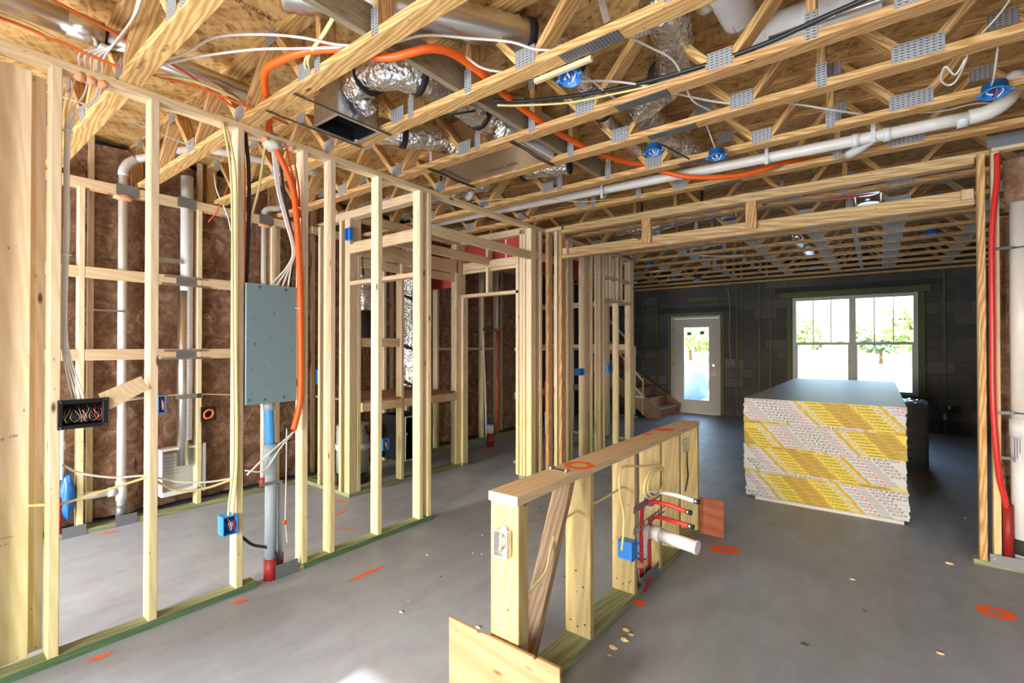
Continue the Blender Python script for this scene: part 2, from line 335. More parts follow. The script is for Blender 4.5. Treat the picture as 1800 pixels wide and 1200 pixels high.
# ---------------------------------------------------------------- floor and ceiling
ZT=2.78; ZO=3.186
fl=link('floor',lumber_mesh(13.8,7.8,0.12,'concrete',0),'concrete',None,Matrix.Translation((-1.45,4.1,-0.06))@Matrix.Rotation(math.pi/2,4,'Z')); tag(fl,'grey mauve concrete slab floor',kind='structure')
ce=struct('ceiling',(-1.5,4.75,ZO),'strand board subfloor seen from below the trusses')
osb=lumber_mesh(2.434,1.214,0.018,'osb',0)
row=0; y=-2.72
while y<11.0:
    x=-5.4-(row%2)*1.22
    while x<2.4:
        link('panel',osb,'osb',ce,Matrix.Translation((x+1.22,y+0.61,ZO+0.009))); x+=2.44
    y+=1.22; row+=1
bx('light_block_slab',ce,-7.2,4.3,-3.0,11.3,ZO+0.03,ZO+0.08,'osb',0)  # unseen slab added over the panels to block light from above
def mark(c,ra,rb,rot,hollow=0.0,z=0.0025,par=None):
    n=28; V=[];F=[]; cr,sr=math.cos(rot),math.sin(rot); seed=random.random()*50
    def P(a,s):
        w=1+0.10*noise.noise(Vector((math.cos(a)*2,math.sin(a)*2,seed)))
        x=ra*s*w*math.cos(a); yy=rb*s*w*math.sin(a); return (c[0]+x*cr-yy*sr,c[1]+x*sr+yy*cr,z)
    if hollow:
        for i in range(n): V.append(P(2*math.pi*i/n,1)); V.append(P(2*math.pi*i/n,hollow))
        F=[(2*i,2*((i+1)%n),2*((i+1)%n)+1,2*i+1) for i in range(n)]
    else:
        V=[P(2*math.pi*i/n,1) for i in range(n)]; F=[tuple(range(n))]
    return link('paint_mark',mesh('paint_mark',V,F),'paint_orange',par if par is not None else fl)
mark((-2.9,0.61),0.045,0.016,1.4); mark((-2.9,1.23),0.035,0.018,1.2); mark((-2.61,1.875),0.13,0.016,1.57); mark((-3.75,2.42),0.09,0.014,1.9); mark((-3.35,2.22),0.09,0.012,0.6)
mark((-4.03,2.6),0.05,0.02,0); mark((-4.20,3.2),0.05,0.02,0.3); mark((-4.44,5.2),0.10,0.03,0.3,0.5); mark((-1.08,2.6),0.033,0.033,0); mark((-0.88,3.65),0.10,0.075,0.6,0.33); mark((0.5,3.69),0.085,0.075,0.3,0.35); mark((-4.78,1.06),0.05,0.02,1.2)
mark((0.35,7.0),0.12,0.04,0.3)
for k in range(46):
    X=random.uniform(-2.7,0.6); Y=random.uniform(1.2,6.5); r=random.uniform(0.004,0.011)
    blob('grit',fl,(X,Y,r*0.3),r,random.choice(['debris','chip','white_wrap']),k,(1.6,0.9,0.4),0.5,4)
for k,(X,Y) in enumerate([(-1.50,2.02),(-1.02,2.13),(-1.0,2.22),(-1.03,2.30),(0.37,4.32)]): tag(blob('wood_chip',None,(X,Y,0.008),0.014,'chip',k,(1.5,1,0.6),0.5,6),['pale wood chip between the half wall studs','pale wood chip nearest the near end of the half wall','small wood chip right of the half wall base','pale wood chip, farther of the pair right of the half wall','tan chip on the floor by the right-hand post'][k],'chip')
# ---------------------------------------------------------------- left framed wall (plane x = -2.99)
XF=-2.99; XB=-3.079
wl_=struct('wall_left',(-3.03,2.4,0),'open stud wall on the left with green sill plate')
bx('bottom_plate',wl_,XB,XF,0.0,1.36,0,0.038,'treated_wood'); bx('bottom_plate',wl_,XB,XF,1.52,2.79,0,0.038,'treated_wood')
bx('sill_seal',wl_,XF,XF+0.004,-0.1,1.36,0.0,0.036,'treated_edge',0); bx('sill_seal',wl_,XF,XF+0.003,1.66,2.79,0.0,0.036,'treated_edge',0)
bx('top_plate',wl_,XB,XF,-0.6,4.33,2.742,2.78,'plate_wood')
for Y in (0.445,0.822,1.245,1.648,1.848,2.242,2.655): bx('stud',wl_,XB,XF,Y,Y+0.038,0.038,2.742,'stud_wood')
bx('stud',wl_,XB,XF,2.745,2.783,0.038,2.742,'stud_wood')
bx('stud',wl_,-3.12,-3.085,0.255,0.395,0.038,2.72,'stud_wood'); bx('stud',wl_,-3.16,-3.122,0.36,0.447,0.038,2.72,'stud_wood')
bx('stud',wl_,-3.10,-3.03,0.16,0.262,0.038,2.742,'stud_wood'); bx('stud',wl_,XB,XF,0.06,0.098,0.038,2.742,'stud_wood'); bx('stud',wl_,XB,XF,-0.4,-0.362,0.038,2.742,'stud_wood')
bx('bottom_plate',wl_,XB,XF,-0.9,0.0,0,0.038,'treated_wood')
# hallway part of the same wall: dropped header, then the studs beyond
bx('header',wl_,-3.028,XF,2.79,4.24,2.402,2.491,'plate_wood')
for Y in (4.24,): bx('stud',wl_,-3.15,-3.112,Y,Y+0.089,0.038,2.742,'stud_wood')
for x0,x1,Y in ((-3.108,-3.07,4.24),(-3.066,-3.028,4.25),(-3.026,-2.988,4.24)): bx('stud',wl_,x0,x1,Y,Y+0.089,0.038,2.742,'stud_wood')
bx('bottom_plate',wl_,XB,XF,4.33,6.99,0,0.038,'treated_wood'); bx('bottom_plate',wl_,-3.16,-2.988,4.24,4.329,0,0.038,'treated_wood'); bx('top_plate',wl_,XB,XF,4.33,6.99,2.742,2.78,'plate_wood')
for Y in (4.42,5.02,5.10,5.43,5.472,5.62,5.86,5.98,6.42,6.86,6.905,6.95): bx('stud',wl_,XB,XF,Y,Y+0.038,0.038,2.742,'stud_wood')
bx('door_header',wl_,XB,XF,6.02,6.86,2.08,2.118,'plate_wood'); bx('blocking',wl_,XB,XF,6.02,6.86,2.40,2.438,'plate_wood')
for Y in (6.2,6.55): bx('cripple',wl_,XB,XF,Y,Y+0.038,2.118,2.742,'stud_wood')
bx('ceiling_blocking',wl_,-3.04,-3.0,4.33,5.02,2.42,2.51,'plate_wood')
# short return of that wall that carries the header across the room
rt=struct('wall_return',(-2.85,4.5,0),'short stud return that carries the dropped header')
bx('bottom_plate',rt,-2.98,-2.74,4.50,4.589,0,0.038,'treated_wood'); bx('top_plate',rt,-2.98,-2.74,4.50,4.589,2.742,2.78,'plate_wood')
for X,mt in ((-2.975,'pine_wood'),(-2.80,'pine_wood')): bx('stud',rt,X,X+0.038,4.50,4.589,0.038,2.742,mt)
bx('stud',rt,-2.89,-2.852,4.545,4.589,0.038,2.742,'stud_wood')
# ---------------------------------------------------------------- laundry back wall with brown batts
LB=struct('wall_back_left',(-5.0,3.5,0),'insulated back wall with two rows of studs and brown batts')
bx('bottom_plate',LB,-4.969,-4.88,-0.9,7.2,0,0.038,'treated_wood'); bx('top_plate',LB,-4.969,-4.88,-0.9,2.70,2.69,2.765,'plate_wood'); bx('top_plate',LB,-4.969,-4.88,2.80,7.2,2.69,2.765,'plate_wood')
for Y in (0.32,0.60,0.885,1.695,2.36,2.66,3.3,3.75,4.65,5.02,5.62,5.98,6.6,7.1): bx('stud',LB,-4.969,-4.88,Y,Y+0.038,0.038,2.69,'stud_wood')
for Y in (0.30,0.70,0.975,1.38,1.76,2.10,2.5,2.9,3.5,4.0,4.4,5.3,5.8,6.3,6.8): bx('rear_stud',LB,-5.10,-5.06,Y,Y+0.038,0.038,3.18,'stud_wood')
for (y0,y1) in ((0.36,0.885),(0.925,1.55),(1.66,1.695),(1.735,2.36)):
    bx('blocking',LB,-4.918,-4.88,y0,y1,1.99,2.078,'plate_wood'); bx('blocking',LB,-4.918,-4.88,y0,y1,1.345,1.434,'plate_wood')
for (y0,y1) in ((4.69,5.02),(5.06,5.62),(5.66,5.98)): bx('blocking',LB,-4.969,-4.88,y0,y1,1.40,1.438,'plate_wood')
def batt(w,h,seed):
    k=('batt',w,h,seed)
    if k in MC: return MC[k]
    nx=max(4,int(w/0.045)); nz=int(h/0.045); V=[];F=[]
    for i in range(nx+1):
        for j in range(nz+1):
            a=i/nx; b=j/nz; yy=(a-0.5)*w; zz=b*h; e=min(a,1-a)*2
            d=0.035*(1-(1-e)**3)+0.06*noise.noise(Vector((yy*5,zz*4,seed)))+0.03*noise.noise(Vector((yy*14,zz*11,seed+9)))
            V.append((d,yy,zz))
    for i in range(nx):
        for j in range(nz): F.append((i*(nz+1)+j,(i+1)*(nz+1)+j,(i+1)*(nz+1)+j+1,i*(nz+1)+j+1))
    me=mesh('batt',V,F,True,mats=['insulation']); MC[k]=me; return me
yy=-2.3; k=0
while yy<7.1:
    link('insulation_batt',batt(0.46,2.2,k%4),'insulation',LB,Matrix.Translation((-5.14,yy+0.2,0.04))); link('insulation_batt',batt(0.46,0.93,4+k%4),'insulation',LB,Matrix.Translation((-5.135,yy+0.2,2.19))); yy+=0.405; k+=1
bx('sheathing',LB,-5.30,-5.20,-2.5,10.7,0,3.18,'mortar',0)
for Y in (0.80,1.12): bx('sill_plate_cover',LB,-4.879,-4.875,Y,Y+0.14,0.0,0.085,'nail_plate',0)
# ---------------------------------------------------------------- hall door frame wall (along x at y = 2.70) and air handler closet
HE=struct('wall_hall_near',(-3.5,2.74,0),'door framing between laundry and hall')
bx('top_plate',HE,-4.33,-3.082,2.70,2.789,2.69,2.765,'plate_wood'); bx('header',HE,-4.04,-3.082,2.70,2.738,2.352,2.441,'plate_wood'); bx('ledger',HE,-4.04,-3.082,2.74,2.789,2.43,2.468,'plate_wood'); bx('door_header',HE,-4.04,-3.082,2.70,2.789,2.045,2.083,'plate_wood')
bx('bottom_plate',HE,-4.88,-4.04,2.70,2.789,0,0.038,'treated_wood')
for X in (-4.08,-4.122,-4.22,-4.6): bx('stud',HE,X,X+0.038,2.70,2.789,0.038,2.69,'stud_wood')
CL=struct('wall_closet',(-4.08,3.5,0),'closet framing around the raised air handler platform')
bx('bottom_plate',CL,-4.129,-4.04,2.79,4.24,0,0.038,'treated_wood'); bx('top_plate',CL,-4.129,-4.04,2.79,4.24,2.69,2.765,'plate_wood'); bx('header',CL,-4.078,-4.04,2.83,4.20,2.34,2.49,'plate_wood'); bx('header',CL,-4.10,-4.062,2.87,4.16,2.24,2.329,'plate_wood')
for Y,z1 in ((2.79,2.69),(3.33,2.34),(3.72,0.90),(4.165,2.69),(4.205,2.69)): bx('stud',CL,-4.129,-4.04,Y,Y+0.038,0.038,z1,'stud_wood')
bx('soffit_joist',CL,-3.62,-3.582,2.79,4.24,2.40,2.489,'plate_wood'); bx('blocking',CL,-4.10,-4.062,2.83,3.33,1.45,1.54,'plate_wood')
HF=struct('wall_hall_far',(-3.55,4.28,0),'door framing at the far end of the hall')
bx('top_plate',HF,-4.13,-3.08,4.24,4.329,2.69,2.765,'plate_wood'); bx('header',HF,-4.0,-3.16,4.24,4.278,2.37,2.459,'plate_wood'); bx('ledger',HF,-4.04,-3.16,4.28,4.329,2.34,2.378,'plate_wood'); bx('door_header',HF,-4.04,-3.16,4.24,4.329,2.045,2.083,'plate_wood')
for X,z1 in ((-4.08,2.69),(-4.036,2.045),(-3.20,2.37)): bx('stud',HF,X,X+0.038,4.24,4.329,0.038,z1,'stud_wood')
bx('cripple',HF,-3.64,-3.602,4.24,4.329,2.083,2.69,'stud_wood'); bx('bottom_plate',HF,-4.10,-4.0,4.24,4.329,0,0.038,'treated_wood')
for x0,x1 in ((-4.04,-3.645),(-3.60,-3.22)): bx('draft_stop_panel',HF,x0,x1,4.335,4.347,2.46,2.69,'red_board',0)
bx('panel_edge',HF,-3.42,-3.40,4.331,4.336,2.46,2.69,'red_edge',0)
bx('draft_stop_panel',CL,-4.92,-4.13,4.335,4.347,2.2,2.69,'red_board',0)
BT=struct('wall_bath',(-4.0,7.1,0),'bathroom stud wall behind the left wall')
bx('bottom_plate',BT,-4.88,-3.08,7.0,7.089,0,0.038,'treated_wood'); bx('top_plate',BT,-4.88,-3.08,7.0,7.089,2.742,2.78,'plate_wood')
for k in range(6): bx('stud',BT,-4.80+k*0.33,-4.762+k*0.33,7.0,7.089,0.038,2.742,'stud_wood')
bx('draft_stop_panel',BT,-3.62,-3.608,4.75,6.6,2.46,2.74,'red_board',0)
for z in (1.40,2.10): bx('blocking',BT,-4.76,-3.15,7.03,7.068,z,z+0.089,'plate_wood')
for Y in (5.1,5.9): bx('stud',BT,-3.62,-3.531,Y,Y+0.038,0.038,2.742,'stud_wood')
bx('bottom_plate',BT,-3.62,-3.531,4.75,6.6,0,0.038,'treated_wood'); bx('blocking',BT,-3.60,-3.56,4.75,6.6,1.40,1.438,'plate_wood'); bx('blocking',BT,-3.60,-3.56,4.75,6.6,0.80,0.889,'treated_wood')
# ---------------------------------------------------------------- dropped header across the room
HD=struct('trim_1',(-1.1,4.54,2.42),'dropped pine header framed across the room')
bx('lower_plate',HD,-2.76,0.525,4.50,4.589,2.425,2.463,'beam_wood'); bx('edge_board',HD,-2.72,0.49,4.55,4.588,2.465,2.54,'beam_wood'); bx('top_plate',HD,-2.76,0.525,4.50,4.589,2.703,2.741,'beam_wood'); bx('top_plate',HD,-2.76,0.60,4.50,4.589,2.742,2.779,'beam_wood')
for X in (-1.80,-0.865): bx('cripple',HD,X-0.045,X+0.044,4.505,4.543,2.465,2.702,'pine_wood')
for X0,X1 in ((-2.755,-2.70),(0.46,0.524)): bx('end_block',HD,X0,X1,4.505,4.543,2.466,2.535,'plate_wood')
# ---------------------------------------------------------------- right-hand stud wall
WR=struct('wall_right_stub',(1.2,4.47,0),'stud wall at the right edge with pipes')
bx('bottom_plate',WR,0.50,1.9,4.43,4.519,0,0.038,'treated_wood'); bx('top_plate',WR,0.60,1.9,4.43,4.499,2.742,2.78,'plate_wood')
for X,m_ in ((0.531,'pine_wood'),(0.60,'stud_wood'),(1.0,'stud_wood'),(1.4,'stud_wood')): bx('stud',WR,X,X+0.038,4.43 if X<0.58 else 4.455,4.499 if X<0.58 else 4.519,0.038,2.742,m_)
link('insulation_batt',batt(0.6,0.36,6),'insulation',WR,Matrix.Translation((0.98,4.60,2.36))@Matrix.Rotation(-math.pi/2,4,'Z'))
link('insulation_batt',batt(0.6,2.3,7),'insulation',WR,Matrix.Translation((0.945,4.66,0.04))@Matrix.Rotation(-math.pi/2,4,'Z'))
for k_,xx in enumerate((1.42,1.80)): link('insulation_batt',batt(0.46,2.2,k_),'insulation',WR,Matrix.Translation((xx,4.66,0.04))@Matrix.Rotation(-math.pi/2,4,'Z')); link('insulation_batt',batt(0.46,0.93,4+k_),'insulation',WR,Matrix.Translation((xx,4.655,2.0))@Matrix.Rotation(-math.pi/2,4,'Z'))
for z0,z1,x1 in ((0.02,0.09,0.9),(2.765,2.845,0.9)):
    q=bx('guard_plate',WR,0.578,x1,4.426,4.429,z0,z1,'nail_plate',0)
for X,Z in ((0.60,0.06),(0.60,2.80),(0.68,2.83)): disc('nail_head',WR,(X,4.426,Z),(0,-1,0),0.005,0.002,'screw',8)
# ---------------------------------------------------------------- shell: block walls
def blockwall(name,label,axis,fixed,a0,a1,z1,holes,inner):
    """running bond of hollow concrete blocks, each its own part; axis 'x' or 'y' is the running direction"""
    st=struct(name,(0,0,0),label); n=0; r=0; H=0.2; Lb=0.4
    while r*H<z1-0.02:
        a=a0-(0.2 if r%2 else 0)
        while a<a1:
            b0=max(a,a0); b1=min(a+Lb,a1); zz0=r*H; zz1=min((r+1)*H,z1)
            segs=[(b0,b1)]
            for h0,h1,g0,g1 in holes:
                if zz1>g0+0.03 and zz0<g1-0.03:
                    new=[]
                    for s0,s1 in segs:
                        if h1<=s0 or h0>=s1: new.append((s0,s1)); continue
                        if s0<h0: new.append((s0,h0))
                        if s1>h1: new.append((h1,s1))
                    segs=new
            for s0,s1 in segs:
                if s1-s0<0.03: continue
                g=0.004; off=random.uniform(-0.002,0.002)
                if axis=='x': o=bx('block',st,s0+g,s1-g,fixed+off,fixed+0.10,zz0+g,zz1-g,'block',0.004)
                else: o=bx('block',st,min(fixed,inner)+off,max(fixed,inner)+off,s0+g,s1-g,zz0+g,zz1-g,'block',0.004)
            a+=Lb
        r+=1
    return st
DX0,DX1,DZ=-3.70,-2.64,2.12
WX0,WX1,WZ0,WZ1=-1.33,0.545,0.60,2.395
FW=blockwall('wall_far','far wall of grey concrete block','x',10.70,-5.2,2.4,2.80,[(DX0,DX1,0,DZ),(WX0,WX1,WZ0,WZ1)],None)
def mortar_wall(par,y0,y1,x0,x1,z1,holes,mat='mortar'):
    hs=sorted(holes); cur=x0
    for h0,h1,g0,g1 in hs:
        bx('mortar_core',par,cur,h0,y0,y1,0,z1,mat,0)
        if g0>0: bx('mortar_core',par,h0,h1,y0,y1,0,g0,mat,0)
        bx('mortar_core',par,h0,h1,y0,y1,g1,z1,mat,0); cur=h1
    bx('mortar_core',par,cur,x1,y0,y1,0,z1,mat,0)
mortar_wall(FW,10.704,10.90,-5.2,2.4,3.25,[(DX0,DX1,0,DZ),(WX0,WX1,WZ0,WZ1)])
bx('lintel',FW,-4.0,-2.35,10.692,10.72,2.19,2.31,'lintel_grey',0); bx('lintel',FW,-1.62,0.86,10.69,10.72,2.50,2.60,'lintel_grey',0)
for X in (-4.34,-4.01,-2.32,-1.90,-1.70,0.87,1.28,1.7): bx('furring_strip',FW,X-0.018,X+0.018,10.662,10.69,0.02,2.72,'furring_green')
bx('furring_strip',FW,-3.31,-2.67,10.662,10.69,2.43,2.505,'furring_green'); bx('top_nailer',FW,-5.0,2.3,10.60,10.69,2.742,2.78,'truss_wood')
bx('door_buck',FW,-3.76,-3.70,10.655,10.70,0,2.19,'furring_green'); bx('door_buck',FW,-2.64,-2.57,10.655,10.70,0,2.19,'furring_green'); bx('door_buck',FW,-3.70,-2.64,10.655,10.70,2.125,2.19,'furring_green')
bx('window_buck',FW,-1.50,0.70,10.645,10.69,2.395,2.50,'furring_green'); bx('window_buck',FW,-1.42,-1.335,10.65,10.70,0.50,2.39,'furring_green'); bx('window_buck',FW,0.55,0.63,10.65,10.70,0.50,2.39,'furring_green'); bx('window_buck',FW,-1.33,0.545,10.65,10.70,0.50,0.598,'furring_green')
SR=struct('wall_right',(2.2,4.7,0),'right outer wall'); bx('sheathing',SR,2.30,2.42,-2.5,10.7,0,3.2,'mortar',0)
RW=struct('wall_rear',(-1.4,-2.4,0),'rear wall behind the photographer with patio opening, laundry window and added fill opening')
mortar_wall(RW,-2.50,-2.32,-5.3,2.42,3.25,[(-4.75,-3.44,0.55,1.65),(-1.86,-0.95,0,2.207),(0.9,1.8,0.7,2.1)])  # rightmost hole is added, for the fill lamp on that side
def textmesh(s,size,mat,res=1,bold=0.0):
    cu=bpy.data.curves.new('txt','FONT'); cu.body=s; cu.size=size; cu.offset=bold; cu.resolution_u=res; cu.align_x='LEFT'
    o=bpy.data.objects.new('txt',cu); C.objects.link(o); dg=bpy.context.evaluated_depsgraph_get(); dg.update()
    me=o.evaluated_get(dg).to_mesh(); V=[tuple(v.co) for v in me.vertices]; F=[tuple(p.vertices) for p in me.polygons]
    o.evaluated_get(dg).to_mesh_clear(); bpy.data.objects.remove(o); bpy.data.curves.remove(cu); return V,F
def text(name,par,s,size,mat,org,ex,ey,lift=0.0006):
    V,F=textmesh(s,size,mat); ex=Vector(ex).normalized(); ey=Vector(ey).normalized(); n=ex.cross(ey); o=Vector(org)+n*lift
    return link(name,mesh(name,[o+ex*v[0]+ey*v[1] for v in V],F),mat,par)
# ---------------------------------------------------------------- open-web floor trusses
TY=[-0.44,0.125,0.69,1.255,1.838,2.42,2.89,3.47,4.08,5.05,5.78,6.47,7.08,7.69,8.33,8.96,9.60,10.25]
TL=['first open-web floor truss, behind the photographer','open-web floor truss nearest the photographer, mostly above the frame','open-web floor truss crossing the left wall above its second stud','open-web floor truss under the bend of the orange tube','open-web floor truss beside the black-mouthed air boot','open-web floor truss on the near side of the foil-faced plenum','open-web floor truss on the far side of the foil-faced plenum','open-web floor truss just in front of the long white drain pipe','open-web floor truss just behind the long white drain pipe','first open-web floor truss behind the dropped header','second open-web floor truss behind the dropped header','third open-web floor truss behind the dropped header','open-web floor truss above the near half of the drywall stack','open-web floor truss above the middle of the drywall stack','open-web floor truss above the far end of the drywall stack','third open-web floor truss counted from the block wall','second open-web floor truss counted from the block wall','open-web floor truss nearest the block wall']
def plate_mesh(w,h):
    k=('plate',w,h)
    if k in MC: return MC[k]
    V=[];F=[]
    for y in (-0.0465,):
        b=len(V); V+=[(x,y+dy,z) for dy in (0,0.0015) for x,z in ((-w/2,-h/2),(w/2,-h/2),(w/2,h/2),(-w/2,h/2))]
        F+=[tuple(b+i for i in q) for q in ((0,1,2,3),(7,6,5,4),(0,4,5,1),(1,5,6,2),(2,6,7,3),(3,7,4,0))]
    me=mesh('plate',V,F,mats=['plate_metal']); MC[k]=me; return me
XB_=[-4.48,-3.74,-3.0,-2.27,-1.33,-0.60,0.15,0.88,1.61]      # lower panel points
XT_=[-4.85,-4.11,-3.37,-2.62,-0.965,-0.225,0.515,1.245,1.98]
DIAG=[(-4.48,-4.85),(-4.48,-4.11),(-3.74,-4.11),(-3.74,-3.37),(-3.0,-3.37),(-3.0,-2.62),(-2.27,-2.62),(-1.33,-1.68),(-1.33,-0.965),(-0.60,-0.965),(-0.60,-0.25),(0.15,-0.20),(0.15,0.515),(0.88,0.515),(0.88,1.245),(1.61,1.245),(1.61,1.98)]
VERT=[-5.1,-2.15,-1.70,-0.225,2.2]
for Y,lab in zip(TY,TL):
    t=thing('floor_truss',lab,'floor truss',(-1.4,Y+0.0445,ZT),'open-web floor trusses'); y0,y1=Y,Y+0.089
    bx('bottom_chord',t,-5.2,2.28,y0,y1,2.78,2.818,'truss_wood'); bx('top_chord',t,-5.2,2.28,y0,y1,3.147,3.185,'truss_wood')
    for b,a in DIAG:
        s=1 if a>b else -1
        bd('web',t,(b+s*0.035,Y+0.0445,2.817),(a-s*0.035,Y+0.0445,3.148),0.086,0.038,'truss_wood',(1,0,0))
    for X in VERT: bx('web',t,X-0.019,X+0.019,y0+0.0015,y1-0.0015,2.818,3.147,'truss_wood')
    for X in XB_:
        w=0.19 if abs(X-0.15)<0.01 else 0.115
        link('connector_plate',plate_mesh(w,0.085),None,t,Matrix.Translation((X,Y+0.0445,2.835)))
    for X in XT_: link('connector_plate',plate_mesh(0.115,0.08),None,t,Matrix.Translation((X,Y+0.0445,3.135)))
    for X in (-2.15,-1.70,-0.225):
        for Z in (2.845,3.115): link('connector_plate',plate_mesh(0.048,0.12),None,t,Matrix.Translation((X,Y+0.0445,Z)))
    if 1.7<Y<4.2: bx('splice_plate',t,-1.15,-0.86,Y+0.008,Y+0.080,2.7775,2.7795,'splice_metal',0)
    if 0.6<Y<0.8:
        for k,(X,s_) in enumerate(((-2.80,'KD HT No.2'),(-2.55,'SPIB SYP'))): text('mill_stamp',t,s_,0.022,'stamp',(X,Y+0.03+0.03*k,2.78),(1,0,0),(0,-1,0),0.001)
o=bx('strongback',None,-1.80,-1.762,0.215,3.70,2.819,2.958,'strongback_wood'); tag(o,'long mould-stained plank running through the truss webs','plank')
o=bx('nailer_cleat',None,-1.345,-1.03,1.93,1.955,2.757,2.779,'plate_wood'); tag(o,'short pale cleat nailed under a truss beside a blue box','cleat')
# ---------------------------------------------------------------- ducts
def strap(par,c,nv,r,w=0.035,mat='black_fabric'):
    c=Vector(c); nv=Vector(nv).normalized(); return cyl('strap',par,c-nv*w/2,c+nv*w/2,r,mat,20)
D=thing('flex_duct','crumpled foil flexible duct leading from the black-mouthed air boot','duct',(-2.05,1.9,2.9))
foildir('jacket',D,[(-2.425,1.66,2.94),(-2.34,1.64,2.97),(-2.22,1.64,2.975),(-2.08,1.72,2.97),(-2.03,1.88,2.965),(-2.02,2.05,2.96),(-2.03,2.25,2.955),(-2.04,2.40,2.95),(-2.05,2.505,2.95)],0.092,amp=0.16)
strap(D,(-2.27,1.637,2.975),(1,0,0),0.103,0.02); strap(D,(-2.04,1.80,2.968),(0.25,1,0),0.101); strap(D,(-2.035,2.30,2.953),(0,1,0),0.102)
foildir('foil_flap',D,[(-2.37,1.72,2.84),(-2.36,1.64,2.89),(-2.33,1.60,2.93)],0.05,amp=0.35,seed=3)
D=thing('flex_duct','short foil flexible duct with one black strap left of the plenum','duct',(-2.6,2.2,2.9))
foildir('jacket',D,[(-2.78,1.98,2.95),(-2.68,2.07,2.93),(-2.58,2.17,2.92),(-2.52,2.30,2.93),(-2.50,2.42,2.94),(-2.50,2.505,2.945)],0.085,amp=0.16,seed=2); strap(D,(-2.59,2.15,2.92),(0.55,1,0),0.098)
D=thing('spiral_duct','ribbed silver metal duct above the orange tube, upper middle','duct',(-1.7,1.6,3.0))
foildir('pipe',D,[(-2.10,1.05,3.04),(-1.86,1.36,3.045),(-1.62,1.70,3.05),(-1.42,2.02,3.05),(-1.36,2.12,3.05)],0.082,'spiral_metal',24,ribs=True,sub=16); strap(D,(-1.43,2.0,3.05),(0.6,1,0),0.092,0.04)
tube('hanger',D,[(-1.52,2.05,3.14),(-1.50,2.03,3.10),(-1.46,2.0,3.125)],0.018,'black_fabric',6)
D=thing('flex_duct','fat foil duct hanging right of the first blue ceiling box','duct',(-1.0,2.7,2.95))
foildir('jacket',D,[(-0.80,2.12,3.05),(-0.79,2.25,3.04),(-0.82,2.40,3.02),(-0.88,2.58,2.98),(-0.98,2.70,2.95),(-1.12,2.80,2.95),(-1.20,2.98,2.95),(-1.22,3.15,2.96),(-1.20,3.36,2.97),(-1.18,3.60,2.98),(-1.16,3.9,3.0)],0.095,amp=0.2,seed=5); strap(D,(-0.93,2.64,2.965),(-0.8,1,-0.2),0.11,0.02)
D=thing('flex_duct','slim foil duct with double black straps behind the first blue box','duct',(-1.4,2.8,2.95))
foildir('jacket',D,[(-1.24,2.02,2.96),(-1.30,2.30,2.955),(-1.36,2.60,2.95),(-1.42,2.85,2.95),(-1.44,3.1,2.95),(-1.44,3.4,2.95),(-1.43,3.8,2.96)],0.055,amp=0.1,seed=6); strap(D,(-1.275,2.20,2.955),(-0.2,1,0),0.062,0.06); strap(D,(-1.38,2.70,2.95),(-0.15,1,0),0.062,0.02); strap(D,(-1.39,2.76,2.95),(-0.15,1,0),0.062,0.02)
D=thing('wrapped_duct','white printed insulated duct elbow at the top right of centre','duct',(-0.58,2.3,3.0))
foildir('wrap',D,[(-0.58,1.96,3.06),(-0.555,2.12,3.06),(-0.54,2.30,3.06),(-0.53,2.52,3.06)],0.078,'printed_wrap',20,amp=0.05,seed=7); foildir('metal_collar',D,[(-0.645,2.02,3.06),(-0.635,2.2,3.05),(-0.625,2.30,3.04)],0.05,'spiral_metal',20,amp=0.02)
D=thing('wrapped_duct','long printed silver duct lying along the trusses at the top right','duct',(0,2.68,3.0))
foildir('wrap',D,[(-0.50,2.69,3.03),(-0.1,2.69,3.03),(0.3,2.69,3.03),(0.8,2.69,3.03)],0.085,'printed_wrap',20,amp=0.03,seed=8); cyl('joint_band',D,(0.02,2.69,3.03),(0.10,2.69,3.03),0.092,'galv',24); cyl('metal_seam',D,(-0.42,2.62,2.965),(0.5,2.62,2.965),0.012,'spiral_metal',8)
D=thing('flex_duct','foil duct with a black ring at the far side of the plenum','duct',(-1.9,3.3,2.9))
foildir('jacket',D,[(-2.36,3.22,2.93),(-2.2,3.22,2.925),(-2.05,3.25,2.92),(-1.95,3.28,2.92)],0.085,amp=0.14,seed=9); strap(D,(-1.94,3.283,2.92),(1,0.4,0),0.095,0.02); strap(D,(-2.34,3.22,2.93),(1,0,0),0.095,0.02)
D=thing('round_duct','long straight silver duct above the laundry, upper left','duct',(-3.4,0.7,3.0))
cyl('pipe',D,(-3.16,-1.0,3.05),(-3.16,0.66,3.05),0.062,'spiral_metal',24); cyl('coupling',D,(-3.16,0.52,3.05),(-3.16,0.66,3.05),0.066,'spiral_metal',24); cyl('pipe',D,(-3.16,0.66,3.05),(-3.16,1.55,3.05),0.056,'spiral_metal',24); bx('sealant_tape',D,-3.18,-3.10,0.64,0.68,2.970,2.985,'white_wrap')
for k,(x0,y0,z0,x1,y1,z1) in enumerate([(-2.6,5.5,2.92,-1.2,5.5,2.92),(-2.4,6.8,2.92,-0.9,6.8,2.92),(-0.85,7.2,2.925,-0.85,8.7,2.925),(-3.5,3.2,2.92,-2.75,3.22,2.92)]):
    D=thing('flex_duct',['foil duct above the header at its left half','foil duct between far trusses left of the drywall stack','foil duct crossing the far trusses above the drywall stack','foil duct above the hall soffit'][k],'duct',(x0,y0,z0))
    foildir('jacket',D,[(x0,y0,z0),((2*x0+x1)/3,(2*y0+y1)/3,z0-0.03),((x0+2*x1)/3,(y0+2*y1)/3,z1+0.02),(x1,y1,z1)],0.085,amp=0.2,seed=20+k)
    for q in (0.25,0.75): xx=x0+(x1-x0)*q; yy_=y0+(y1-y0)*q; bx('hanger_strap',D,xx-0.012,xx+0.012,yy_-0.002,yy_+0.002,z0+0.07,3.185,'black_fabric',0)
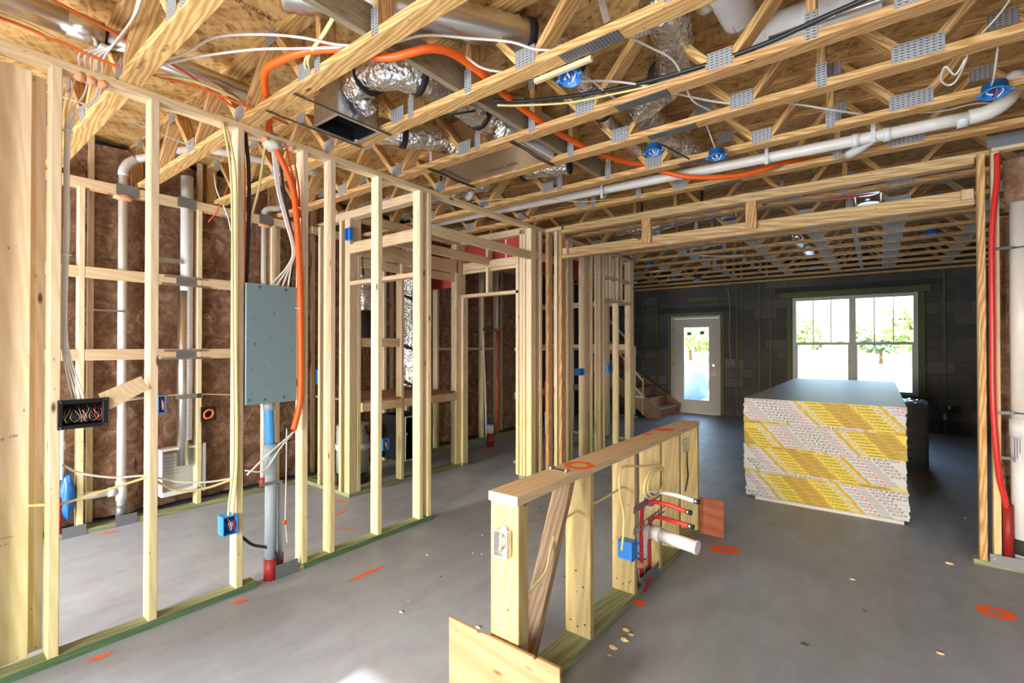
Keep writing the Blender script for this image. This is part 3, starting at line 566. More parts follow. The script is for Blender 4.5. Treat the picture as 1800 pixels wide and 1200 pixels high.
# vertical foil ducts inside the closet
D=thing('flex_duct','tall shiny foil duct wound with black strap inside the closet','duct',(-4.55,3.9,0.95))
foildir('jacket',D,[(-4.55,3.92,0.97),(-4.56,3.92,1.4),(-4.58,3.9,1.9),(-4.56,3.88,2.4),(-4.5,3.85,2.75)],0.16,amp=0.10,seed=11,sub=14)
for z in (1.02,1.45,2.05,2.5): ring('band',D,(-4.56,3.91,z),(0.35,0.2,1),0.168,0.016,'black_fabric',28,8)
D=thing('flex_duct','foil duct and cuff behind the closet corner studs','duct',(-4.55,3.15,2.0)); foildir('jacket',D,[(-4.55,3.2,1.55),(-4.56,3.2,1.95),(-4.52,3.15,2.3),(-4.4,3.1,2.62)],0.12,amp=0.12,seed=12); cyl('cuff',D,(-4.55,3.2,1.45),(-4.55,3.2,1.85),0.135,'cable_black',20)
# ---------------------------------------------------------------- air boots and plenum
D=thing('air_boot','galvanized ceiling air boot with black lined mouth and two hanger bars','air boot',(-2.56,1.70,2.775))
x0,x1,y0,y1=-2.69,-2.44,1.55,1.83
for a in ((x0,x1,y0,y0+0.006),(x0,x1,y1-0.006,y1),(x0,x0+0.006,y0,y1),(x1-0.006,x1,y0,y1)): bx('side',D,*a,2.776,2.96,'galv',0)
bx('liner',D,x0+0.007,x1-0.007,y0+0.007,y1-0.007,2.86,2.955,'black_plastic',0)
for a in ((x0-0.02,x1+0.02,y0-0.02,y0),(x0-0.02,x1+0.02,y1,y1+0.015),(x0-0.02,x0,y0,y1),(x1,x1+0.02,y0,y1)): bx('flange',D,*a,2.772,2.776,'galv',0)
for a in ((x0+.006,x1-.006,y0+.006,y0+0.012),(x0+.006,x1-.006,y1-0.012,y1-.006),(x0+.006,x0+0.012,y0+.012,y1-.012),(x1-0.012,x1-.006,y0+.012,y1-.012)): bx('lining_edge',D,*a,2.777,2.86,'black_plastic',0)
bx('hanger_bar',D,-2.418,-2.402,1.275,1.90,2.770,2.7725,'dark_steel',0); bx('hanger_bar',D,-2.716,-2.70,1.275,1.90,2.770,2.7725,'dark_steel',0)
bx('hood',D,-2.67,-2.46,1.57,1.81,2.961,3.05,'galv',0); bx('label_sticker',D,-2.655,-2.628,1.80,1.82,2.7705,2.7717,'label_paper',0)
D=thing('plenum_box','foil-faced insulated plenum box between two trusses','plenum',(-2.3,2.7,2.79))
bx('box',D,-2.70,-1.86,2.515,2.884,2.792,3.10,'foil_board',0); bx('mastic_edge',D,-2.725,-2.701,2.515,2.884,2.80,3.08,'white_wrap'); bx('mastic_edge',D,-1.859,-1.835,2.515,2.884,2.80,3.08,'white_wrap')
for X in (-2.66,-1.885):
    for d_ in (0,0.02): tube('strap_cable',D,[(X+d_,2.43,2.776),(X+d_+0.01,2.6,2.774),(X+d_-0.005,2.75,2.773),(X+d_,2.95,2.776)],0.005,'dark_steel',6)
text('lettering',D,'S HVAC MM',0.06,'stamp',(-2.40,2.80,2.792),(1,0,0),(0,-1,0),0.0015)
text('mill_stamp',ce,'APA',0.055,'stamp',(-2.88,0.93,ZO),(0.8,-0.6,0),(-0.6,-0.8,0),0.002)
ring('mill_stamp',ce,(-2.845,0.95,ZO-0.0015),(0,0,1),0.07,0.003,'stamp',24,4,0.6)
text('mill_stamp',ce,'EXPOSURE 1  23/32',0.045,'stamp',(-2.55,1.0,ZO),(0.0,1,0),(1,0,0),0.002)
# ---------------------------------------------------------------- drain pipes
P=thing('drain_pipe','long white drain pipe hung along the trusses with couplings','pipe',(-1.5,3.80,2.79))
tube('pipe',P,[(-4.3,3.82,2.87),(-3.0,3.82,2.855),(-1.5,3.81,2.82),(-0.3,3.80,2.792),(0.42,3.79,2.778)],0.037,'pvc',18,4)
for a,b in ((-0.13,-0.09),(0.03,0.07),(0.37,0.42)):
    zc=2.790-0.028*(a+0.2); cyl('coupling',P,(a,3.7985,zc),(b,3.797,zc-0.001),0.043,'pvc_white',20)
tube('elbow',P,[(0.42,3.79,2.778),(0.50,3.79,2.785),(0.56,3.80,2.82),(0.60,3.82,2.88),(0.62,3.84,2.98)],0.042,'pvc',18,5)
tube('branch',P,[(-0.02,3.80,2.775),(-0.08,3.88,2.765),(-0.16,3.97,2.76)],0.028,'pvc_white',14,4)
for X in (-0.62,-0.02,-1.9): bx('hanger_strap',P,X-0.012,X+0.012,3.755,3.758,2.74,2.93,'pvc_white'); ring('hanger_ring',P,(X,3.80,2.80),(1,0,0),0.041,0.006,'pvc_white',20,6)
P=thing('drain_elbow','small white pipe elbow dropping between trusses by the hall','pipe',(-2.95,3.25,2.9)); tube('pipe',P,[(-2.95,3.2,2.98),(-2.95,3.22,2.90),(-2.96,3.24,2.85),(-3.02,3.26,2.83)],0.03,'pvc_white',14,4)
P=thing('drain_pipe','white pipe crossing behind the header trusses','pipe',(-1.2,5.35,2.9)); tube('pipe',P,[(-1.9,5.4,2.9),(-0.6,5.38,2.89),(0.6,5.36,2.88)],0.03,'pvc',14,2); cyl('drop',P,(-0.75,5.38,2.86),(-0.75,5.38,3.1),0.025,'pvc',12)
P=thing('laundry_drain','white standpipe with tee rising through the laundry back wall','pipe',(-4.92,1.165,0))
cyl('pipe',P,(-4.925,1.165,0.06),(-4.925,1.165,2.86),0.031,'pvc',18); tube('elbow',P,[(-4.925,1.165,2.86),(-4.925,1.17,2.91),(-4.925,1.20,2.97),(-4.925,1.25,3.02)],0.036,'pvc',16,4); tube('vent_run',P,[(-4.925,1.25,3.02),(-4.80,1.36,3.06),(-4.5,1.46,3.06),(-4.3,1.62,3.055),(-4.15,2.1,3.05),(-4.1,2.4,3.05)],0.031,'pvc',16,5)
ring('primer_mark',P,(-4.56,1.44,3.06),(1,0.33,0),0.0315,0.006,'purple',18,6); cyl('tee',P,(-4.925,1.165,0.20),(-4.925,1.165,0.36),0.038,'pvc_white',18); cyl('branch',P,(-4.925,1.13,0.28),(-4.925,0.80,0.29),0.030,'pvc',16); cyl('branch_hub',P,(-4.925,1.13,0.28),(-4.925,1.08,0.281),0.038,'pvc_white',16); cyl('coupling',P,(-4.925,1.165,0.06),(-4.925,1.165,0.16),0.037,'nail_plate',18)
bx('strap',P,-4.89,-4.886,0.92,1.2,1.735,1.748,'galv',0); bx('strap',P,-4.89,-4.886,1.0,1.42,1.02,1.035,'galv',0)
P=thing('dryer_vent','silver dryer vent pipe with printed wrap above the wall box','pipe',(-4.925,1.62,0.45))
cyl('pipe',P,(-4.925,1.60,0.40),(-4.925,1.60,1.95),0.045,'spiral_metal',20); cyl('wrapped_section',P,(-4.93,1.625,0.62),(-4.93,1.625,2.98),0.048,'printed_wrap',20); bx('bracket',P,-4.885,-4.880,1.53,1.74,0.99,1.03,'galv',0); bx('bracket',P,-4.90,-4.88,1.36,1.56,2.18,2.22,'galv',0); cyl('cap',P,(-4.925,1.60,0.40),(-4.925,1.60,0.48),0.03,'galv',16)
P=thing('vent_pipe','thinner white vent pipe behind the electrical panel','pipe',(-4.925,2.30,0)); cyl('pipe',P,(-4.925,2.30,0.12),(-4.925,2.30,2.76),0.025,'pvc',16); tube('elbow',P,[(-4.925,2.30,2.76),(-4.925,2.31,2.82),(-4.92,2.36,2.86),(-4.91,2.44,2.88),(-4.9,2.50,2.93)],0.03,'pvc',14,4); cyl('foot',P,(-4.925,2.30,0.04),(-4.925,2.30,0.14),0.036,'sleeve_red',16)
for Y0,Y1 in ((1.11,1.26),(1.535,1.68),(2.235,2.375)): tag(bx('guard_plate',LB,-4.8785,-4.876,Y0,Y1,2.685,2.775,'nail_plate',0))
for z in (2.03,1.385):
    bx('guard_plate',LB,-4.8785,-4.876,1.53,1.68,z-0.03,z+0.03,'nail_plate',0); bx('guard_strip',LB,-4.876,-4.874,1.44,1.78,z+0.025,z+0.043,'galv',0); bx('guard_strip',LB,-4.876,-4.874,1.42,1.80,z-0.043,z-0.025,'galv',0)
blob('foam_bead',LB,(-4.90,1.16,2.67),0.05,'foam',3,(0.7,1.4,0.5),0.4,8); blob('foam_bead',LB,(-4.90,2.30,2.67),0.045,'foam',4,(0.7,1.3,0.4),0.4,8); bx('foam_line',LB,-4.905,-4.885,0.95,1.06,2.675,2.69,'foam'); bx('foam_line',LB,-4.905,-4.885,1.74,1.90,2.675,2.69,'foam')
P=thing('stack_pipe','thick white soil pipe with clamp straps at the right edge','pipe',(0.75,4.52,0)); cyl('pipe',P,(0.748,4.52,0.9),(0.748,4.52,2.40),0.056,'pvc',24); cyl('pipe_end',P,(0.748,4.52,0.02),(0.748,4.52,0.95),0.058,'pvc_white',24); cyl('hub',P,(0.748,4.52,0.86),(0.748,4.52,0.98),0.064,'pvc_white',24); cyl('mud_stain',P,(0.748,4.52,0.10),(0.748,4.52,0.20),0.0585,'mud',24)
for z in (1.02,2.10): bx('strap',P,0.585,0.70,4.452,4.4545,z-0.01,z+0.01,'dark_steel',0); ring('clamp',P,(0.748,4.52,z),(0,0,1),0.060,0.005,'dark_steel',24,6)
bx('strap',P,0.60,0.70,4.450,4.4525,0.715,0.735,'dark_steel',0)
for k in range(5): bx('primer_drip',P,0.70+k*0.012,0.703+k*0.012,4.4665-k*0.001,4.4685-k*0.001,0.70+0.03*((k*7)%3),0.86,'tape_violet',0)
tag(tube('red_pipe',None,[(0.625,4.42,2.72),(0.622,4.415,2.55),(0.605,4.41,2.35),(0.595,4.41,2.1),(0.595,4.41,1.6),(0.595,4.41,1.15),(0.605,4.41,0.85),(0.625,4.425,0.6),(0.652,4.445,0.46),(0.665,4.46,0.38)],0.016,'pex_red',12),'glossy red water pipe running down the right-hand stud','pipe')
tag(cyl('pipe_sleeve',None,(0.672,4.475,0.04),(0.668,4.465,0.42),0.027,'sleeve_red',16),'dark red pipe sleeve at the foot of the right-hand stud','sleeve')
# ---------------------------------------------------------------- half wall (island)
PW=thing('pony_wall','low framed half wall with flat wooden cap in the middle of the floor','half wall',(-1.18,2.6,0))
px0,px1=-1.25,-1.11
bx('cap_plate',PW,px0-0.004,px1+0.002,1.48,3.845,0.835,0.873,'plate_wood'); bx('bottom_plate',PW,px0,px1,1.485,2.70,0,0.038,'treated_wood'); bx('bottom_plate',PW,px0,px1,2.98,3.845,0,0.038,'treated_wood'); bx('bottom_plate',PW,px0,px0+0.05,2.70,2.98,0,0.038,'treated_wood')
for Y in (1.488,2.07,2.60,3.0,3.37,3.80): bx('stud',PW,px0,px1,Y,Y+0.038,0.038,0.835,'half_wall_wood')
bx('stud',PW,px1-0.075,px1-0.006,1.528,1.566,0.038,0.82,'half_wall_wood')
bd('brace',PW,(-1.185,1.60,0.06),(-1.185,1.965,0.832),0.089,0.038,'old_wood',(0,-1,0.4))
mark((-1.165,2.06),0.075,0.075,0.2,0.55,0.8742,PW); mark((-1.22,3.06),0.03,0.03,0,0,0.8742,PW); mark((-1.195,3.30),0.075,0.055,0.5,0,0.8742,PW)
g=bx('guard_plate',PW,-1.235,-1.147,1.905,1.94,0.8735,0.8755,'nail_plate',0)
for X in (-1.233,-1.149): bx('guard_prong',PW,X-0.004,X+0.004,1.905,1.94,0.8756,0.886,'screw',0)
bx('guard_plate',PW,-1.1085,-1.1065,2.69,2.97,0.002,0.10,'nail_plate',0)
for (x,y,z) in ((-1.16,1.487,0.42),(-1.14,1.487,0.16),(-1.2,1.487,0.62)): disc('nail_head',PW,(x,y,z),(0,-1,0),0.004,0.0015,'dark_steel',8)
for Y in (2.07,2.60):
    for X,Z in ((-1.22,0.10),(-1.18,0.08),(-1.14,0.10),(-1.19,0.35),(-1.15,0.28)): disc('nail_head',PW,(X,Y,Z),(0,-1,0),0.005,0.0015,'dark_steel',8)
pl=prism('plywood_offcut',None,[(-1.455,1.458,0.0),(-1.455,1.458,0.305),(-1.30,1.458,0.303),(-1.29,1.458,0.296),(-1.27,1.458,0.304),(-1.02,1.458,0.306),(-1.012,1.458,0.298),(-1.0,1.458,0.31),(-0.905,1.458,0.307),(-0.895,1.458,0.0)],(0,0.012,0),'plywood'); tag(pl,'pale plywood offcut standing against the near end of the half wall','plywood')
pl=prism('plywood_offcut',None,[(-1.30,3.862,0.0),(-1.30,3.862,0.272),(-0.938,3.862,0.28),(-0.936,3.862,0.0)],(0,0.012,0),'plywood_red'); tag(pl,'reddish plywood offcut at the far end of the half wall','plywood')
S_=thing('switch_box','bare galvanized switch box with yellow cable on the near end of the half wall','electrical box',(-1.175,1.485,0.63))
bx('back',S_,-1.208,-1.142,1.4835,1.4855,0.635,0.733,'galv',0)
for a in ((-1.210,-1.206,0.633,0.735),(-1.144,-1.140,0.633,0.735)): bx('rim',S_,a[0],a[1],1.455,1.4835,a[2],a[3],'galv',0)
for a in ((0.633,0.637),(0.731,0.735)): bx('rim',S_,-1.206,-1.144,1.455,1.4835,a[0],a[1],'galv',0)
tube('cable',S_,[(-1.19,1.482,0.715),(-1.18,1.468,0.70),(-1.175,1.465,0.68),(-1.185,1.467,0.66),(-1.192,1.478,0.65)],0.006,'cable_yellow',8); bx('mounting_ear',S_,-1.19,-1.16,1.4805,1.4835,0.735,0.748,'galv',0)
S_=thing('switch_box','small galvanized box with drooping cable at the far end of the half wall','electrical box',(-1.11,3.5,0.7)); bx('body',S_,-1.109,-1.090,3.45,3.545,0.70,0.79,'galv'); tube('cable',S_,[(-1.09,3.48,0.70),(-1.085,3.47,0.60),(-1.09,3.50,0.52),(-1.1,3.47,0.42)],0.005,'cable_black',6); tube('cable',S_,[(-1.095,3.52,0.70),(-1.09,3.51,0.6),(-1.1,3.52,0.5)],0.005,'cable_yellow',6)
def gangbox(name,label,x,y0,y1,z0,z1,dep=0.05,facing=-1,wires=True,face='y'):
    """open blue box; face 'y' opens to -y, 'x' opens to +x"""
    B_=thing(name,label,'electrical box',(x,(y0+y1)/2,z0)); t_=0.004
    if face=='x':
        bk=bx('back',B_,x-dep,x-dep+t_,y0,y1,z0,z1,'box_blue',0); bx('side',B_,x-dep+t_,x,y0,y0+t_,z0,z1,'box_blue',0); bx('side',B_,x-dep+t_,x,y1-t_,y1,z0,z1,'box_blue',0); bx('end',B_,x-dep+t_,x,y0+t_,y1-t_,z0,z0+t_,'box_blue',0); bx('end',B_,x-dep+t_,x,y0+t_,y1-t_,z1-t_,z1,'box_blue',0)
        if wires:
            for k in range(5):
                yy=y0+(y1-y0)*(0.25+0.12*k); tube('wire',bk,[(x-dep+0.008,yy,z1-0.015),(x-0.012,yy+0.006,(z0+z1)/2+0.01),(x-0.014,yy+0.01,z0+0.02)],0.0028,['cable_black','copper','cable_white','copper','cable_red'][k],5,4)
    else:
        bk=bx('back',B_,x-0.04,x+0.04,y0+dep-t_,y0+dep,z0,z1,'box_blue',0); bx('side',B_,x-0.04,x-0.036,y0,y0+dep-t_,z0,z1,'box_blue',0); bx('side',B_,x+0.036,x+0.04,y0,y0+dep-t_,z0,z1,'box_blue',0); bx('end',B_,x-0.036,x+0.036,y0,y0+dep-t_,z0,z0+t_,'box_blue',0); bx('end',B_,x-0.036,x+0.036,y0,y0+dep-t_,z1-t_,z1,'box_blue',0)
        if wires:
            for k in range(4): tube('wire',bk,[(x-0.02+k*0.012,y0+dep-0.008,z1-0.015),(x-0.018+k*0.011,y0+0.012,(z0+z1)/2),(x-0.01+k*0.008,y0+0.016,z0+0.02)],0.0028,['cable_black','copper','cable_white','copper'][k],5,4)
    return B_
# closed back of a blue box seen on the half wall
B_=thing('outlet_box','bright blue outlet box nailed to the half wall stud beside the drain','electrical box',(-1.14,2.58,0.25)); bx('body',B_,-1.185,-1.105,2.535,2.598,0.255,0.352,'box_blue',0.004); bx('rim',B_,-1.104,-1.096,2.525,2.606,0.25,0.357,'box_blue',0.002)
for Z in (0.27,0.33): bx('nail_boss',B_,-1.10,-1.085,2.60,2.625,Z-0.006,Z+0.006,'box_blue')
gangbox('outlet_box','open blue outlet box with bare wires low on the third left stud',-2.965,1.165,1.243,0.37,0.478,0.075,face='x')
# ---------------------------------------------------------------- half wall plumbing
T=thing('sink_drain','white drain elbow stubbed out sideways from the half wall','pipe',(-1.18,2.85,0))
cyl('riser',T,(-1.17,2.84,0.0),(-1.17,2.84,0.235),0.026,'pvc_white',18); cyl('coupling',T,(-1.17,2.84,0.16),(-1.17,2.84,0.24),0.040,'pvc_white',18); tube('elbow',T,[(-1.17,2.84,0.235),(-1.165,2.84,0.285),(-1.14,2.835,0.315),(-1.09,2.83,0.325)],0.040,'pvc_white',18,5); hb_=cyl('hub',T,(-1.10,2.832,0.325),(-1.04,2.825,0.324),0.044,'pvc_white',20); cyl('stub',T,(-1.04,2.825,0.324),(-0.83,2.79,0.318),0.037,'pvc_white',20); cyl('cap',T,(-0.83,2.79,0.318),(-0.815,2.788,0.3175),0.040,'pvc_white',20); ring('primer_mark',hb_,(-1.042,2.826,0.324),(1,-0.16,0),0.0385,0.003,'purple',20,6); ring('clamp',T,(-1.17,2.84,0.15),(0,0,1),0.029,0.004,'black_plastic',18,6)
T=thing('pipe_sleeve','torn red pipe sleeve with orange foam at the half wall drain','sleeve',(-1.18,2.74,0)); cyl('sleeve',T,(-1.185,2.755,0.0),(-1.19,2.75,0.40),0.028,'sleeve_red',14); blob('foam',T,(-1.165,2.765,0.135),0.035,'foam',2,(1,1,0.8),0.5,8); prism('torn_strip',T,[(-1.11,2.72,0.02),(-1.10,2.80,0.07),(-1.10,2.82,0.05),(-1.105,2.73,0.0)],(0.004,0,0),'sleeve_red')
T=thing('pipe_bracket','perforated steel pipe bracket, upper of two on the half wall','bracket',(-1.105,2.65,0.5)); bx('strip',T,-1.1055,-1.1035,2.57,2.99,0.505,0.545,'nail_plate',0); bx('clip',T,-1.115,-1.09,2.80,2.86,0.49,0.56,'purple')
T=thing('pipe_bracket','perforated steel pipe bracket, lower of two on the half wall','bracket',(-1.105,2.8,0.4)); bx('strip',T,-1.1055,-1.1035,2.57,3.07,0.385,0.392,'nail_plate',0); bx('strip',T,-1.1055,-1.1035,2.57,3.07,0.418,0.425,'nail_plate',0)
for Y in (2.57,2.64,2.71,2.78,2.85,2.90,2.95,3.0): bx('rung',T,-1.1055,-1.1035,Y,Y+0.022,0.392,0.418,'nail_plate',0)
T=thing('water_stub','white plastic water pipe stub with steel ring poking out of the half wall','pipe',(-1.1,2.84,0.5)); tube('pipe',T,[(-1.16,2.85,0.05),(-1.16,2.85,0.45),(-1.13,2.85,0.55),(-1.0,2.845,0.575),(-0.84,2.83,0.565)],0.0125,'pex_white',12,6); cyl('crimp_ring',T,(-0.848,2.83,0.566),(-0.828,2.83,0.564),0.015,'screw',14); cyl('plug',T,(-0.828,2.83,0.564),(-0.815,2.83,0.563),0.014,'black_plastic',12)
T=thing('water_stub','upper red plastic water pipe stub poking out of the half wall','pipe',(-1.1,2.80,0.5)); tube('pipe',T,[(-1.15,2.80,0.05),(-1.15,2.80,0.42),(-1.12,2.80,0.51),(-1.0,2.795,0.525),(-0.87,2.78,0.512)],0.0125,'pex_red',12,6); cyl('crimp_ring',T,(-0.878,2.781,0.513),(-0.858,2.779,0.511),0.015,'screw',14); cyl('plug',T,(-0.858,2.779,0.511),(-0.845,2.778,0.510),0.014,'black_plastic',12)
T=thing('water_stub','lower red plastic water pipe stub just above the white drain','pipe',(-1.1,2.86,0.38)); tube('pipe',T,[(-1.14,2.90,0.05),(-1.14,2.90,0.32),(-1.11,2.895,0.395),(-1.0,2.885,0.405),(-0.885,2.87,0.400)],0.0125,'pex_red',12,6); cyl('crimp_ring',T,(-0.893,2.871,0.401),(-0.873,2.869,0.399),0.015,'screw',14); cyl('plug',T,(-0.873,2.869,0.399),(-0.862,2.868,0.398),0.014,'black_plastic',12)
pts=[(-1.10,2.405,0.36),(-1.095,2.415,0.45),(-1.09,2.41,0.55),(-1.09,2.36,0.68),(-1.095,2.385,0.80),(-1.085,2.52,0.79),(-1.07,2.66,0.765)]
for k in range(0,33):
    a=math.pi/2-k*2*math.pi/13; r=0.098-0.0011*k; pts.append((-1.06+0.0008*k,2.76+r*1.85*math.cos(a),0.655+r*math.sin(a)))
tag(tube('cable_coil',None,pts,0.0065,'cable_yellow',8,4),'coil of yellow cable hanging on the half wall above the pipe stubs','cable')
tag(tube('cable',None,[(-1.18,1.60,0.40),(-1.16,1.66,0.44),(-1.15,1.74,0.48),(-1.16,1.80,0.56),(-1.18,1.90,0.63),(-1.18,2.06,0.645),(-1.18,2.3,0.635),(-1.18,2.59,0.64)],0.006,'cable_yellow',8),'yellow cable threaded through the half wall studs','cable')
# ---------------------------------------------------------------- electrical panel and what feeds it
E_=thing('electrical_panel','flat grey steel electrical panel between two left wall studs','electrical panel',(-3.03,1.45,1.10))
cb_=bx('cabinet',E_,-3.075,-2.984,1.290,1.606,1.105,1.835,'panel_grey',0.004)
for Y,Z in ((1.37,1.815),(1.53,1.812),(1.31,1.135),(1.40,1.13),(1.52,1.135)): disc('screw',cb_,(-2.984,Y,Z),(1,0,0),0.008,0.003,'screw',10)
for k in range(16):
    Y=(1.325,1.56,1.575,1.44)[k%4]+0.01*(k%3); Z=1.17+0.6*((k*7)%16)/16; disc('knockout',cb_,(-2.984,Y,Z),(1,0,0),random.uniform(0.0025,0.0045),0.0006,'black_plastic',8)
tag(tube('blue_conduit',None,[(-3.02,1.445,1.105),(-3.02,1.448,1.0),(-3.025,1.458,0.84)],0.029,'ent_blue',16,5),'blue corrugated conduit joining the panel to the grey riser','conduit')
T=thing('grey_conduit','thick grey conduit riser below the electrical panel','conduit',(-3.03,1.465,0)); cyl('pipe',T,(-3.03,1.465,0.12),(-3.03,1.465,0.70),0.0345,'pvc_grey',20); cyl('bell',T,(-3.03,1.465,0.66),(-3.03,1.462,0.845),0.039,'pvc_grey',20); cyl('collar',T,(-3.02,1.445,1.06),(-3.02,1.445,1.105),0.034,'pvc_grey',20); bx('strap',T,-2.99,-2.985,1.38,1.50,0.60,0.62,'galv',0); cyl('foot_sleeve',T,(-3.03,1.465,0.0),(-3.03,1.465,0.13),0.040,'sleeve_red',18)
T=thing('grey_conduit','slim grey conduit beside the thick riser','conduit',(-3.03,1.525,0)); cyl('pipe',T,(-3.03,1.525,0.10),(-3.03,1.525,0.60),0.013,'pvc_grey',14); cyl('foot_sleeve',T,(-3.04,1.535,0.0),(-3.04,1.535,0.14),0.016,'sleeve_red',12)
o=bx('guard_plate',None,-2.988,-2.9855,1.475,1.62,0.0,0.088,'nail_plate',0); tag(o,'grey steel guard plate on the left sill below the panel','guard plate')
T=thing('orange_conduit','fat orange flexible conduit looping from the trusses down past the panel','conduit',(-3.0,1.5,0.9))
tube('tube',T,[(-2.975,1.58,0.92),(-2.975,1.61,1.03),(-2.975,1.627,1.15),(-2.975,1.627,1.49),(-2.975,1.617,1.93),(-2.975,1.60,2.23),(-2.978,1.567,2.48),(-3.0,1.49,2.67),(-3.02,1.455,2.76),(-3.03,1.445,2.84),(-2.93,1.40,2.845),(-2.66,1.25,2.85),(-2.50,1.17,2.86),(-2.40,1.165,2.87),(-2.16,1.20,2.86),(-1.98,1.285,2.843),(-1.87,1.37,2.812),(-1.78,1.41,2.793),(-1.70,1.45,2.803),(-1.63,1.52,2.83),(-1.60,1.64,2.85),(-1.60,1.85,2.847),(-1.63,2.05,2.845),(-1.65,2.5,2.845),(-1.62,2.94,2.845),(-1.53,3.30,2.845),(-1.42,3.53,2.845),(-1.28,3.64,2.79),(-1.12,3.72,2.745),(-0.86,3.86,2.735),(-0.66,3.98,2.78),(-0.52,4.10,2.842),(-0.35,4.25,2.85)],0.019,'ent_orange',12,6)
for Z in (2.35,1.70): ring('cable_tie',T,(-2.975,1.61,Z),(0,0,1),0.018,0.003,'tie_white',14,5)
bx('guard_strap',T,-3.06,-2.984,1.43,1.475,2.772,2.784,'nail_plate',0)
blob('foam_bead',wl_,(-3.01,1.455,2.715),0.045,'foam_white',1,(1,1.3,0.8),0.5,8)
for k,Y in enumerate((0.545,0.585,0.627,1.165,1.41,1.51,1.575)): blob('foam_bead',wl_,(-3.005,Y,2.735),0.024,'foam',k+5,(1.1,0.9,0.9),0.35,7)
def cab(pts,r,mat,label,cat='cable',n=7): return tag(tube('cable',None,pts,r,mat,n,5),label,cat)
zz=[(2.74,0.0),(2.55,0.5),(2.47,1),(2.0,1),(1.58,1),(1.37,0.85),(1.21,0.2)]
for k,(lab,y0,y1) in enumerate((('white cable in the left bundle, nearest the corner post',0.54,0.53),('white cable second in the bundle down to the black four-gang box',0.583,0.545),('white cable third in the bundle down to the black four-gang box',0.622,0.56),('white cable on the right side of the bundle to the black four-gang box',0.632,0.575))):
    cab([(-3.035,y0,2.76),(-3.03,y0-0.02,2.66),(-3.03,0.50+0.007*k,2.50),(-3.03,0.497+0.006*k,2.0),(-3.03,0.490+0.006*k,1.58),(-3.03,0.50+0.008*k,1.40),(-3.02,y1,1.20)],0.0038,'cable_white',lab)
ob=tag(ring('cable_tie',None,(-3.03,0.508,2.47),(0,0.1,1),0.018,0.003,'tie_white',14,5),'white zip tie around the upper cable bundle on the left','cable tie'); ob=tag(ring('cable_tie',None,(-3.03,0.505,1.885),(0,0,1),0.018,0.003,'tie_white',14,5),'white zip tie around the cable bundle at mid height','cable tie')
cab([(-2.985,1.165,2.735),(-2.975,1.20,2.47),(-2.972,1.21,2.08),(-2.972,1.215,1.48),(-2.972,1.222,0.82),(-2.975,1.20,0.55),(-2.985,1.20,0.475)],0.0065,'cable_yellow','flat yellow cable stapled down the third left stud')
cab([(-2.985,1.18,2.73),(-2.973,1.225,2.47),(-2.970,1.228,2.0),(-2.970,1.232,1.48),(-2.972,1.24,0.82),(-2.985,1.225,0.475)],0.0065,'cable_yellow','second flat yellow cable beside the first on the third stud')
cab([(-3.02,1.42,2.74),(-3.02,1.38,2.43),(-3.03,1.33,2.18),(-3.035,1.32,1.83)],0.0075,'cable_yellow','yellow cable slanting from the top plate to the panel')
cab([(-3.03,1.30,2.78),(-3.02,1.32,2.52),(-3.03,1.325,2.18),(-3.035,1.315,1.83)],0.011,'cable_black','thick black service cable left of the panel')
for k in range(4): cab([(-3.03,1.46+0.008*k,2.74),(-3.02,1.49+0.006*k,2.46),(-3.02,1.545+0.006*k,2.26),(-3.015,1.592+0.005*k,2.08),(-3.02,1.56+0.008*k,1.97),(-3.03,1.45+0.04*k,1.83)],0.0055,'cable_white',['leftmost white cable fanning into the panel top','second white cable fanning into the panel top','third white cable fanning into the panel top','rightmost white cable fanning into the panel top'][k])
cab([(-3.04,1.51,2.74),(-3.035,1.55,2.40),(-3.03,1.60,2.12),(-3.035,1.585,1.83)],0.010,'cable_black','black cable beside the orange conduit above the panel')
cab([(-3.02,1.55,2.73),(-3.015,1.59,2.56),(-3.01,1.62,2.42),(-3.01,1.635,2.2)],0.006,'cable_orange','thin orange cable left of the fourth stud top'); cab([(-3.02,1.575,2.73),(-3.015,1.61,2.62),(-3.01,1.63,2.48),(-3.01,1.64,2.3)],0.006,'cable_orange','thin orange cable right of its twin at the fourth stud'); cab([(-3.0,1.275,2.76),(-3.0,1.29,2.4),(-3.0,1.288,2.1),(-3.0,1.286,1.82)],0.006,'cable_orange','thin orange cable along the right face of the third stud')
cab([(-3.035,0.38,0.74),(-3.035,0.44,0.73),(-3.035,0.50,0.72),(-3.035,0.63,0.74),(-3.035,0.84,0.775)],0.0065,'cable_yellow','yellow cable drilled low through the first two left studs'); cab([(-3.035,0.50,0.90),(-3.035,0.56,0.85),(-3.035,0.69,0.80),(-3.035,0.82,0.78),(-3.035,0.96,0.72),(-3.035,1.10,0.685),(-3.035,1.25,0.675)],0.0055,'cable_white','white cable sagging low between the left studs'); cab([(-3.035,0.84,0.765),(-3.035,0.96,0.67),(-3.035,1.10,0.65),(-3.035,1.25,0.672)],0.0065,'cable_yellow','yellow cable sagging low between the second and third left studs')
cab([(-3.05,1.575,0.92),(-3.05,1.572,0.56),(-3.05,1.568,0.33),(-3.045,1.58,0.18)],0.0035,'tie_white','thin white wire dangling right of the grey riser'); tag(blob('wire_nut',None,(-3.05,1.568,0.32),0.016,'ent_orange',1,(1,1,1),0.1,7),'orange wire nut on the dangling white wire','wire nut')
cab([(-3.06,1.20,0.42),(-3.035,1.29,0.32),(-3.035,1.36,0.245),(-3.02,1.44,0.205),(-3.0,1.49,0.15),(-3.01,1.515,0.05)],0.009,'cable_black','black cable curving down to the red sleeves at the sill')
